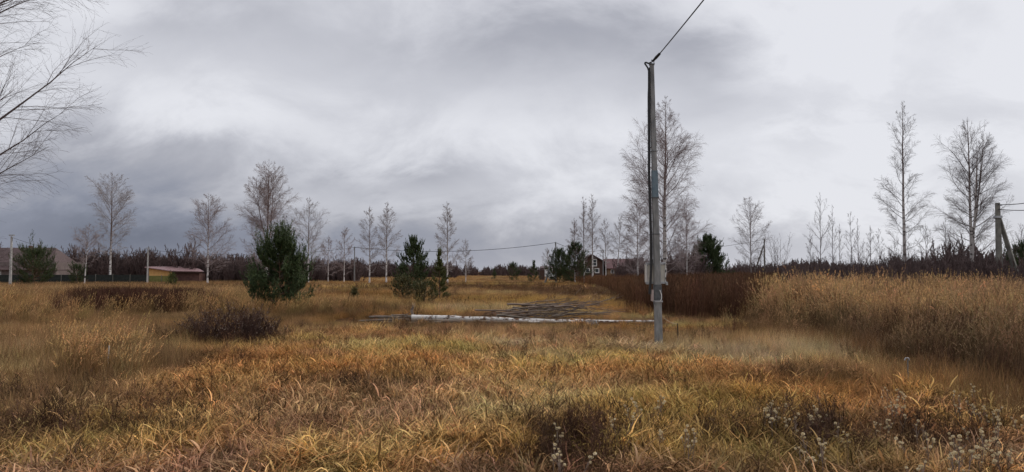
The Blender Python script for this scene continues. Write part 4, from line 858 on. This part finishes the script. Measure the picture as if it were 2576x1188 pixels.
wire('overhead_cable', span(POLES['a'], POLES['b'], 1.3), 'faint cable between the two pale poles at far left', 0.018)
g = POLES['g']
wire('overhead_cable', span(g, (gx(2900, 30), 30, 6.4), 0.55), 'upper cable leaving the thick right edge pole', 0.02)
wire('overhead_cable', span((g.x, g.y, g.z - 0.25), (gx(2900, 31), 31, 5.6), 0.5), 'lower cable leaving the thick right edge pole', 0.02)

# the near pole ------------------------------------------------------------
BLUE = noise_mat('blue_sleeve', (0.12, 0.17, 0.205), (0.17, 0.225, 0.26), 10, 0.6); DARKST = noise_mat('dark_steel', (0.075, 0.08, 0.085), (0.12, 0.125, 0.13), 12, 0.6)
BEIGE = noise_mat('beige_enamel', (0.50, 0.485, 0.43), (0.60, 0.58, 0.52), 9, 0.55, spec=0.4); PINKT = noise_mat('pinkish_plastic', (0.34, 0.27, 0.25), (0.42, 0.34, 0.32), 10, 0.6)
ROPE = noise_mat('pale_rope', (0.45, 0.37, 0.24), (0.58, 0.5, 0.36), 20); WOODD = noise_mat('dark_wood', (0.05, 0.035, 0.025), (0.1, 0.07, 0.05), 14)
def near_pole():
    D = 17.9; b = Vector((gx(1655.5, D), D, 0)); b.z = gz(b.x, b.y); T = P(1639.5, 163, D)
    r = tag(empty('power_pole', b), 'tall grey concrete pole in the middle of the field with a beige meter cabinet', 'power pole')
    H = T.z - b.z; lx = (T.x - b.x) / H
    def C(z, dx=0, dy=0): return (lx * z + dx, dy, z)
    def seg(name, mat, z0, z1, w0, w1, dep=1.0, dy=0, dx=0, bev=0.012):
        mb = MB(); v = []
        for z, w in ((z0, w0), (z1, w1)):
            c = C(z, dx, dy); h = w / 2
            v += [[c[0] - h, c[1] - h * dep, z], [c[0] + h, c[1] - h * dep, z], [c[0] + h, c[1] + h * dep, z], [c[0] - h, c[1] + h * dep, z]]
        mb.add(v, [[3, 2, 1, 0], [4, 5, 6, 7], [0, 1, 5, 4], [1, 2, 6, 5], [2, 3, 7, 6], [3, 0, 4, 7]]); o = link(name, mb.mesh(name, mat), r)
        if bev: bevel(o, bev)
        return o
    Z = lambda py: P(1645, py, D).z - b.z
    seg('shaft', CONCRETE, -0.2, H, 0.172, 0.094)
    seg('sleeve', BLUE, Z(497), Z(430), 0.140, 0.134, bev=0.004); seg('band', DARKST, Z(499), Z(496.5), 0.156, 0.156, bev=0); seg('band', DARKST, Z(590), Z(588.5), 0.166, 0.166, bev=0)
    seg('band', DARKST, Z(382), Z(380.5), 0.136, 0.136, bev=0)
    seg('lower_sleeve', DARKST, Z(757), Z(716), 0.18, 0.175, bev=0.004); seg('band', GALV, Z(760), Z(756), 0.198, 0.198, bev=0)
    # cabinet behind the pole
    za, zb = Z(711), Z(664); zc = (za + zb) / 2; xc = lx * zc - 0.004
    cab = part('meter_cabinet', r, BEIGE, [((xc, 0.19, zc), (0.47, 0.17, zb - za))], 0.012)
    for s in (-1, 1):
        part('rib', cab, WHITE, [((xc + s * 0.217, 0.098, zc), (0.022, 0.03, zb - za - 0.03))]); part('rib', cab, BEIGE, [((xc + s * 0.13, 0.108, zc), (0.012, 0.014, zb - za - 0.06))])
    part('bracket', r, GALV, [((xc - 0.01, 0.115, zb + 0.005), (0.47, 0.05, 0.055)), ((xc - 0.12, 0.05, zb + 0.005), (0.02, 0.14, 0.045)), ((xc + 0.2, 0.05, zb + 0.005), (0.02, 0.14, 0.045))], 0.004)
    part('bracket', r, GALV, [((xc + 0.01, 0.115, za - 0.005), (0.50, 0.05, 0.05)), ((xc + 0.245, 0.08, za - 0.03), (0.04, 0.08, 0.06)), ((xc - 0.2, 0.09, za - 0.03), (0.05, 0.06, 0.03))], 0.004)
    [part('latch', cab, DARKST, [q]) for q in (((xc + 0.222, 0.085, zc + 0.05), (0.02, 0.03, 0.06)), ((xc + 0.222, 0.085, zc - 0.12), (0.02, 0.03, 0.05)), ((xc - 0.19, 0.106, zb - 0.03), (0.012, 0.012, 0.05)))]
    # cables
    def cab_line(name, pxs, r_, mat, y=-0.09):
        pts = []
        for (px, py, dy) in pxs: p = P(px, py, D + dy); pts.append((p.x - b.x, p.y - b.y, p.z - b.z))
        pts = np.array(pts); t = np.linspace(0, len(pts) - 1, len(pts) * 4); i = np.minimum(t.astype(int), len(pts) - 2); f = (t - i)[:, None]; f = f * f * (3 - 2 * f) * 0.5 + f * 0.5
        q = pts[i] * (1 - f) + pts[i + 1] * f; return poly_tube(name, q, r_, mat, r, 7)
    cab_line('service_cable', [(1633, 178, -0.05), (1633, 260, -0.04), (1634, 380, -0.06), (1633, 440, -0.06), (1635, 480, -0.07), (1637, 560, -0.08), (1639, 620, -0.09), (1639, 660, -0.10), (1637, 700, -0.11), (1636, 716, -0.12), (1634.5, 740, -0.12)], 0.030, WIRE)
    cab_line('service_cable', [(1634, 170, -0.02), (1630.5, 240, -0.02), (1631, 330, -0.02), (1631, 430, -0.02), (1633, 500, -0.02), (1636, 590, -0.02), (1636.5, 690, -0.04)], 0.016, WIRE)
    cab_line('cable_loop', [(1633, 182, -0.03), (1629, 170, 0.0), (1622, 160, 0.03), (1624, 157, 0.04), (1632, 160, 0.02), (1638, 157, 0)], 0.02, WIRE)
    cab_line('conduit', [(1641, 729, -0.1), (1641, 757, -0.1)], 0.034, PINKT); cab_line('flexible_hose', [(1660, 730, -0.09), (1664, 742, -0.1), (1664, 752, -0.1), (1661, 758, -0.09)], 0.011, WHITE)
    cab_line('clip', [(1646, 758, -0.11), (1646, 766, -0.11)], 0.02, DARKST)
    part('hook', r, GALV, [((T.x - b.x + 0.0, 0, H + 0.05), (0.02, 0.02, 0.14)), ((T.x - b.x + 0.035, 0, H + 0.10), (0.08, 0.02, 0.02)), ((T.x - b.x + 0.05, -0.01, H + 0.04), (0.02, 0.02, 0.12))])
    part('cap_plate', r, DARKST, [((T.x - b.x, 0, H + 0.006), (0.12, 0.12, 0.02))])
    mb = MB(); a = np.array([T.x - b.x + 0.02, 0.0, H + 0.08]); e = np.array([T.x - b.x + 0.12, -0.35, H + 0.16]); tubes(mb, np.stack([a, (a + e) / 2, e])[None], np.array([[.022, .035, .03]]), 8, cap=True); link('tension_clamp', mb.mesh('tension_clamp', WIRE, True), r)
    A = Vector(e) + b; pts = span(A, (3.75, -22.0, 7.3), 0.55, 48)
    tag(poly_tube('overhead_cable', pts, 0.013, WIRE, sides=6, loc=tuple(A)), 'thick cable rising from the grey pole top towards the upper edge', 'cable')
    for k, s in enumerate((0.0,)): pass
    # twine to a stake
    st = P(1703, 0, 18.4); sx = gx(1703, 18.4); sz = gz(sx, 18.4)
    tag(poly_tube('thin_stake', [(sx, 18.4, sz - 0.1), (sx + 0.005, 18.4, sz + 0.25), (sx - 0.004, 18.4, P(1703, 814, 18.4).z)], [0.016, 0.015, 0.014], WOODD, loc=(sx, 18.4, sz)), 'thin dark stake in the grass right of the grey pole', 'stake')
    p0 = P(1664, 775, 17.85); p1 = P(1665, 795, 17.9); p2 = P(1702, 815, 18.38); tw = [p0, P(1662.5, 784, 17.86), p1] + [Vector(q) for q in span(p1, p2, 0.04, 8)[1:]]
    tag(poly_tube('loose_twine', [tuple(q) for q in tw], 0.006, ROPE, sides=5, loc=tuple(p0)), 'pale twine slung from the grey pole to the thin stake', 'twine')
near_pole()

# ------------------------------------------------------------------ logs and the brush pile
def bark_tex(name, c_white, c_dark, sc):
    m, nt, b = new_mat(name); N = nt.nodes.new; L = nt.links.new
    tc = N('ShaderNodeTexCoord'); mp = N('ShaderNodeMapping'); mp.inputs['Scale'].default_value = (3.2, 5, 5)
    n = N('ShaderNodeTexNoise'); n.inputs['Scale'].default_value = sc; n.inputs['Detail'].default_value = 5; n.inputs['Roughness'].default_value = 0.65
    r = N('ShaderNodeValToRGB'); r.color_ramp.elements[0].position = 0.42; r.color_ramp.elements[1].position = 0.5; r.color_ramp.elements[0].color = (*c_dark, 1); r.color_ramp.elements[1].color = (*c_white, 1)
    L(tc.outputs['Object'], mp.inputs[0]); L(mp.outputs[0], n.inputs['Vector']); L(n.outputs['Fac'], r.inputs[0]); L(r.outputs[0], b.inputs['Base Color'])
    bp = N('ShaderNodeBump'); bp.inputs['Strength'].default_value = 0.5; bp.inputs['Distance'].default_value = 0.02; L(n.outputs['Fac'], bp.inputs['Height']); L(bp.outputs[0], b.inputs['Normal'])
    return m
LOGB = bark_tex('fallen_birch_bark', (0.76, 0.73, 0.69), (0.15, 0.085, 0.055), 1.1); LOGG = noise_mat('grey_dead_wood', (0.13, 0.105, 0.085), (0.27, 0.225, 0.18), 6, bump=0.4, stretch=(0.4, 4, 4))
STICK = noise_mat('dead_stick', (0.13, 0.095, 0.075), (0.30, 0.23, 0.18), 5, stretch=(0.5, 3, 3)); SOIL = noise_mat('bare_soil', (0.06, 0.032, 0.02), (0.13, 0.07, 0.045), 6, 1.0, 0.6)
CUT = noise_mat('cut_wood', (0.36, 0.24, 0.13), (0.5, 0.36, 0.21), 12)
def wob(a, b, n, amp, rs, r0, r1):
    t = np.linspace(0, 1, n); p = np.array(a)[None] * (1 - t[:, None]) + np.array(b)[None] * t[:, None]; w = np.cumsum(rs.normal(0, amp, (n, 3)), 0); w -= w[0] + (w[-1] - w[0]) * t[:, None]; w[:, 2] *= 0.45
    return p + w, r0 * (1 - t) + r1 * t
def log(name, a, b, r0, r1, mat, label, cat, group=None, seed=0, amp=0.02, n=14, sides=10, knots=0, twigs=0):
    rs = np.random.RandomState(seed); p, r = wob(a, b, n, amp, rs, r0, r1); r = r * rs.uniform(0.93, 1.07, n); c = p[0].copy(); p = p - c
    root = tag(empty(name, c), label, cat, group); mb = MB(); tubes(mb, p[None], r[None], sides, cap=True); link('trunk' if knots or twigs else 'stem', mb.mesh(name, mat, True), root)
    if knots:
        for k in range(knots):
            i = rs.randint(1, n - 2); q = p[i] + (p[i + 1] - p[i]) * rs.rand(); dv = unit(np.array([rs.normal(0.5, 0.3), -0.3 + rs.normal(0, 0.5), rs.uniform(0.2, 1)])); L = rs.uniform(0.06, 0.16)
            mb = MB(); tubes(mb, np.stack([q, q + dv * L])[None], np.array([[r[i] * 0.4, r[i] * 0.22]]), 6, cap=True); link('branch_stub', mb.mesh('branch_stub', LOGG), root)
    if twigs:
        mb = MB()
        for k in range(twigs):
            i = rs.randint(n // 2, n - 1); q = p[i]; dv = unit(np.array([0.9, rs.normal(0, 0.5), rs.normal(0.25, 0.35)])); L = rs.uniform(0.3, 0.9); e, rr = wob(q, q + dv * L, 5, 0.02, rs, r[i] * 0.5, 0.003); tubes(mb, e[None], rr[None], 4)
        link('twigs', mb.mesh('twigs', mat), root)
    return root
def gp(px, d, h): x = gx(px, d); return np.array([x, d, gz(x, d) + h])
log('fallen_birch', gp(1036, 27.6, 0.19), gp(1652, 27.9, 0.075), 0.086, 0.033, LOGB, 'long white fallen birch trunk lying across the field', 'fallen tree', None, 3, 0.028, 26, 12, knots=9)
log('fallen_log', gp(1036, 27.35, 0.08), gp(1505, 27.5, 0.06), 0.075, 0.03, LOGG, 'brown-grey log lying under the front of the white trunk', 'log', 'logs beside the white trunk', 4, 0.03, 16, 8)
log('fallen_log', gp(930, 27.9, 0.16), gp(1060, 27.7, 0.17), 0.045, 0.06, LOGG, 'short pale grey log ending left of the white trunk', 'log', 'logs beside the white trunk', 5, 0.02, 8, 8)
log('fallen_log', gp(905, 27.5, 0.06), gp(1030, 27.3, 0.08), 0.03, 0.055, LOGG, 'lowest grey log at the left end, thin tip pointing left', 'log', 'logs beside the white trunk', 6, 0.025, 8, 8, twigs=4)
log('fallen_log', gp(960, 27.1, 0.05), gp(1110, 27.0, 0.06), 0.04, 0.045, LOGG, 'dark grey log nearest the camera at the left end', 'log', 'logs beside the white trunk', 7, 0.02, 8, 8)
log('fallen_pole', gp(1330, 27.45, 0.10), gp(1600, 27.6, 0.10), 0.038, 0.02, LOGB, 'thin pale birch pole lying against the front of the thin end of the trunk', 'pole', None, 12, 0.035, 14, 8, knots=2)
log('fallen_pole', gp(985, 28.0, 0.22), gp(1120, 28.2, 0.12), 0.03, 0.024, LOGG, 'short grey pole lying behind the thick end of the white trunk', 'pole', None, 13, 0.03, 10, 8, knots=1)
rsp = np.random.RandomState(77)
STK = 'thin bare dead branch lying in the heap behind the white trunk'
for k in range(32):
    d = rsp.uniform(28.2, 29.5); p0 = rsp.uniform(1240, 1400); p1 = p0 + rsp.uniform(80, 200); h0 = rsp.uniform(0.08, 0.72) * (1 - abs(p0 - 1330) / 350); h1 = h0 + rsp.uniform(-0.35, 0.28)
    p1 = min(p1, 1535); h1 = max(0.05, h1)
    log('dead_branch', gp(p0, d, max(0.06, h0)), gp(p1, d + rsp.normal(0, 0.5), h1), rsp.uniform(0.02, 0.042), 0.008, STICK if k % 3 else LOGG, STK, 'branch', 'dead branches heaped behind the white trunk', 100 + k, 0.05, 10, 5, twigs=6)
log('dead_branch', gp(1195, 28.5, 0.42), gp(1400, 28.9, 0.30), 0.035, 0.018, STICK, 'dead branch sticking out farthest left from the heap', 'branch', 'dead branches heaped behind the white trunk', 131, 0.03, 10, 6, twigs=2)
log('dead_branch', gp(1276, 29.3, 0.62), gp(1470, 29.0, 0.5), 0.05, 0.016, STICK, 'topmost dead branch of the heap with a thick torn left end', 'branch', 'dead branches heaped behind the white trunk', 132, 0.03, 10, 6, twigs=3)
log('dead_branch', gp(1395, 28.6, 0.22), gp(1545, 29.4, 0.86), 0.035, 0.010, LOGG, 'pale dead branch slanting up to the right out of the heap', 'branch', 'dead branches heaped behind the white trunk', 133, 0.02, 10, 6, twigs=2)
log('dead_branch', gp(1440, 28.4, 0.3), gp(1575, 28.8, 0.36), 0.028, 0.008, STICK, 'thin dead branch reaching farthest right from the heap', 'branch', 'dead branches heaped behind the white trunk', 134, 0.02, 10, 6, twigs=3)
def mound(px, d, w, h, seed, label, name='earth_mound', mat=SOIL, cat='earth mound', group='earth mounds behind the heap', dep=0.8):
    rs = np.random.RandomState(seed); n, m = 9, 20; mb = MB(); x0 = gx(px, d); z0 = gz(x0, d)
    ph = np.linspace(0.02, np.pi / 2 + 0.25, n); th = np.linspace(0, 2 * np.pi, m, endpoint=False); PH, TH = np.meshgrid(ph, th, indexing='ij')
    k = 1 + 0.35 * (vnoise(np.cos(TH) * 2 + PH * 1.5 + seed, np.sin(TH) * 2 + seed, 0.7) - 0.5)
    X = np.sin(PH) * np.cos(TH) * w / 2 * k; Y = np.sin(PH) * np.sin(TH) * w / 2 * dep * k; Zz = np.cos(PH) * h * k
    idx = np.arange(n * m).reshape(n, m); q = np.stack([idx[:-1], np.roll(idx[:-1], -1, 1), np.roll(idx[1:], -1, 1), idx[1:]], -1).reshape(-1, 4)
    mb.add(np.stack([X, Y, Zz], -1).reshape(-1, 3), q, [[0, i + 1, i] for i in range(1, m - 1)][:m - 2]); return tag(link(name, mb.mesh(name, mat, False), None, (x0, d, z0)), label, cat, group)
mound(1350, 33.0, 0.55, 0.42, 1, 'round dark earth mound above the heap, left one of two')
mound(1392, 33.5, 0.95, 0.40, 2, 'wide dark earth mound above the heap, right one of two')
mound(1240, 31.0, 0.9, 0.22, 3, 'low brown earth mound at the left end of the heap')
mound(1558, 44.0, 0.7, 0.38, 4, 'dark earth mound at the edge of the tall dark weeds')
STONE = noise_mat('grey_stone', (0.17, 0.17, 0.17), (0.26, 0.26, 0.26), 5, 0.9, 0.3)
mound(1487, 26.9, 0.5, 0.16, 5, 'flat grey stone in front of the thin end of the white trunk', 'flat_stone', STONE, 'stone', None)
def stump():
    d = 28.6; x = gx(1038, d); z = gz(x, d); r = tag(empty('broken_stump', (x, d, z - 0.05)), 'thin broken stump with a torn pale top left of the white trunk', 'stump')
    rs = np.random.RandomState(4); p = np.array([[0, 0, 0], [0.02, 0, 0.22], [-0.02, 0, 0.45], [0.05, 0, 0.62]]); mb = MB(); tubes(mb, p[None], np.array([[.07, .05, .055, .045]]), 8, cap=True); link('stem', mb.mesh('stem', STICK, True), r)
    for k in range(4):
        a = np.array([rs.normal(0.04, .03), rs.normal(0, .03), 0.58]); e = a + np.array([rs.normal(0, 0.05), rs.normal(0, .05), rs.uniform(0.06, 0.16)]); mb = MB(); tubes(mb, np.stack([a, e])[None], np.array([[0.03, 0.006]]), 4, cap=True); link('splinter', mb.mesh('splinter', CUT), r)
stump()
# small stakes and the marker
def stake(name, px, d, py_top, r, mat, label, lean=0.0):
    x = gx(px, d); z = gz(x, d); zt = P(px, py_top, d).z; return tag(poly_tube(name, [(x, d, z - 0.1), (x + lean / 2, d, (z + zt) / 2), (x + lean, d, zt)], [r, r, r * 0.8], mat, loc=(x, d, z)), label, 'stake')
stake('white_stake', 276, 13.6, 868, 0.013, WHITE, 'thin white stake standing in the tall grass at left', 0.03)
stake('pale_stake', 2524, 10.4, 968, 0.014, CUT, 'short pale wooden stake among the flowering weeds at right', 0.0)
def marker():
    d = 11.8; x = gx(2277, d); z = gz(x, d); zt = P(2277, 905, d).z; r = tag(empty('marker_post', (x, d, z)), 'thin grey post with a small curved metal cap, before the reeds', 'marker post')
    H = zt - z; poly_tube('post', [(0, 0, -0.1), (0, 0, H)], 0.011, CONCRETE_D, r); mb = MB(); t = np.linspace(0, np.pi, 9); pts = np.stack([np.cos(t) * 0.035 - 0.01, np.zeros(9), H - 0.01 + np.sin(t) * 0.04], 1); tubes(mb, pts[None], np.full((1, 9), 0.009), 6, cap=True); link('cap', mb.mesh('cap', GALV, True), r)
marker()
poly = log('fallen_log', gp(-40, 25.5, 0.10), gp(62, 25.6, 0.09), 0.03, 0.02, LOGB, 'thin white log lying in the grass at the left edge', 'log', None, 9, 0.02, 8, 8)

# dark shrub left of centre and the seed-head weeds
DBUSH = noise_mat('dark_red_twig', (0.05, 0.026, 0.022), (0.10, 0.055, 0.04), 3)
def low_bush(px, d, w, h, seed, label, dens=1.0):
    rs = np.random.RandomState(seed); mb = MB(); x = gx(px, d); z = gz(x, d)
    n = int(22 * dens); a = rs.rand(n) * 6.28; q = rs.rand(n) ** 0.6 * w * 0.45; st = np.stack([q * np.cos(a), q * 0.6 * np.sin(a), np.full(n, -0.03)], 1)
    dd = unit(np.stack([rs.normal(0, 0.4, n) + q * np.cos(a) * 0.5, rs.normal(0, 0.4, n), np.ones(n)], 1)); L = h * rs.uniform(0.7, 1.1, n) * (1 - 0.5 * (q / w)); pts = [st]; p = st
    for k in range(4): dd = unit(dd + rs.normal(0, 0.12, dd.shape)); p = p + dd * (L / 4)[:, None]; pts.append(p)
    B = np.stack(pts, 1); tubes(mb, B, rads(n, 5, 0.007, 0.004), 3); B2, _ = grow(B, 10, 0.15, 0.97, 0.6, 0.45, 3, 0.05, 0.15, rs, 0.1); tubes(mb, B2, rads(len(B2), 3, 0.0045, 0.003), 3); B3, _ = grow(B2, 6, 0.15, 0.97, 0.6, 0.6, 3, 0, 0.15, rs); tubes(mb, B3, rads(len(B3), 3, 0.0035, 0.0022), 3)
    r = tag(empty('dark_bush', (x, d, z)), label, 'bush', 'dark low bushes left of centre'); link('twigs', mb.mesh('twigs', DBUSH), r)
    tips = B3[rs.rand(len(B3)) < 0.22, -1]; sb = MB(); m = len(tips); rd = unit(rs.normal(0, 1, (m, 3))); sd = unit(np.cross(rd, rs.normal(0, 1, (m, 3)))); v = np.stack([tips - sd * .012, tips + sd * .012, tips + rd * .04], 1).reshape(-1, 3); sb.add(v, None, np.arange(m * 3).reshape(m, 3))
    link('seed_pods', sb.mesh('seed_pods', STICK), r)['kind'] = 'stuff'
low_bush(575, 19.6, 1.8, 1.12, 1, 'dark red-brown leafless bush, large one before the biggest pine', 2.2)
low_bush(655, 20.2, 1.3, 0.75, 2, 'dark leafless bush, lower one adjoining the large one at right', 1.7)
low_bush(500, 20.4, 1.0, 0.85, 3, 'thin dark leafless bush adjoining the large one at left', 1.1)
SEED = noise_mat('seed_fluff', (0.78, 0.66, 0.43), (0.90, 0.80, 0.58), 30)
def seed_proto(k):
    rs = np.random.RandomState(900 + k); mb = MB(); n = rs.randint(2, 4); st = np.zeros((n, 3)); st[:, :2] = rs.normal(0, 0.02, (n, 2)); dd = unit(np.stack([rs.normal(0, 0.2, n), rs.normal(0, 0.2, n), np.ones(n)], 1)); L = rs.uniform(0.24, 0.33, n); pts = [st]; p = st
    for j in range(4): dd = unit(dd + rs.normal(0, 0.06, dd.shape)); p = p + dd * (L / 4)[:, None]; pts.append(p)
    B = np.stack(pts, 1); tubes(mb, B, rads(n, 5, 0.0045, 0.003), 3); B2, _ = grow(B, 5, 0.55, 0.98, 0.7, 0.34, 3, 0.2, 0.1, rs, 0.3); tubes(mb, B2, rads(len(B2), 3, 0.0025, 0.002), 3)
    me1 = mb.mesh('stems', STICK); hb = MB(); tips = np.concatenate([B[:, -1], B2[rs.rand(len(B2)) < 0.5, -1]])
    for t in tips:                                      # a ball of fluff: many little bristles round a core
        R = rs.uniform(0.008, 0.0135); m = 60; rd = unit(rs.normal(0, 1, (m, 3))); rd[:, 2] *= 0.75; sd = unit(np.cross(rd, rs.normal(0, 1, (m, 3)))) * R * 0.5
        v = np.stack([t + rd * R * 1.05 - sd, t + rd * R * 0.9 + sd, t + rd * R * 0.05], 1).reshape(-1, 3); hb.add(v, None, np.arange(m * 3).reshape(m, 3))
    return me1, hb.mesh('seed_heads', SEED)
SP = [seed_proto(k) for k in range(5)]
SEEDPX = [(1945, 1015), (1925, 1040), (1950, 1030), (2000, 1075), (1930, 1060), (1975, 1060), (2040, 1040), (2060, 1052), (2050, 1130), (2020, 1128), (2035, 1118), (2235, 1015), (2250, 1008), (2195, 990), (2250, 990), (2230, 1045), (2212, 1052), (2445, 975), (2400, 1010), (2430, 1008), (2460, 1012), (2480, 1025), (2500, 1032), (2310, 1080), (2340, 1120), (2390, 1120), (2460, 1080), (2490, 1078), (2520, 1090), (2540, 1100), (2480, 1110), (2510, 1130), (2450, 1132), (2380, 1170), (2398, 1158), (2550, 1150), (2270, 1168), (1720, 1098), (1740, 1110), (1620, 1022), (1650, 1080), (1600, 1040), (1400, 1085), (1395, 1132), (1420, 1142), (1565, 1070), (2570, 1040), (2100, 1090), (2115, 1082)]
SEEDPOS = [(a, 1.5 * F / (b - HZ)) for a, b in SEEDPX]
SLAB = 'dark stemmed weed with small fluffy cream seed heads, in the grass at lower right'
rss = np.random.RandomState(9)
def seed_label(px, d):
    if px < 1500: k = ('growing in the dark hollow at bottom centre', 'cream seed head weeds in the dark hollow')
    elif px < 1800: k = ('in the sedge right of the dark hollow', 'cream seed head weeds in the yellow-green sedge')
    elif px < 2150 and d > 7.4: k = ('between the yellow-green sedge and the marker post', 'cream seed head weeds left of the marker post')
    elif px < 2150: k = ('at the bottom edge, left of the marker post', 'cream seed head weeds low at centre right')
    elif px < 2330 and d > 7.6: k = ('directly below the marker post', 'cream seed head weeds below the marker post')
    elif d > 8.3: k = ('at the foot of the reeds, upper right', 'cream seed head weeds at the foot of the reeds')
    else: k = ('in the crowded cluster at the bottom right corner', 'cream seed head weeds in the bottom right corner')
    return 'weed with fluffy cream seed heads ' + k[0], 'weed', k[1]
for i, (px, d) in enumerate(SEEDPOS):
    x = gx(px, d) + rss.normal(0, 0.05); a, h = SP[i % 5]; r = tag(empty('seed_head_weed', (x, d, gz(x, d)), rss.rand() * 6.28), *seed_label(px, d))
    r.scale = [rss.uniform(0.95, 1.3)] * 3; link('stems', a, r); link('seed_heads', h, r)['kind'] = 'stuff'
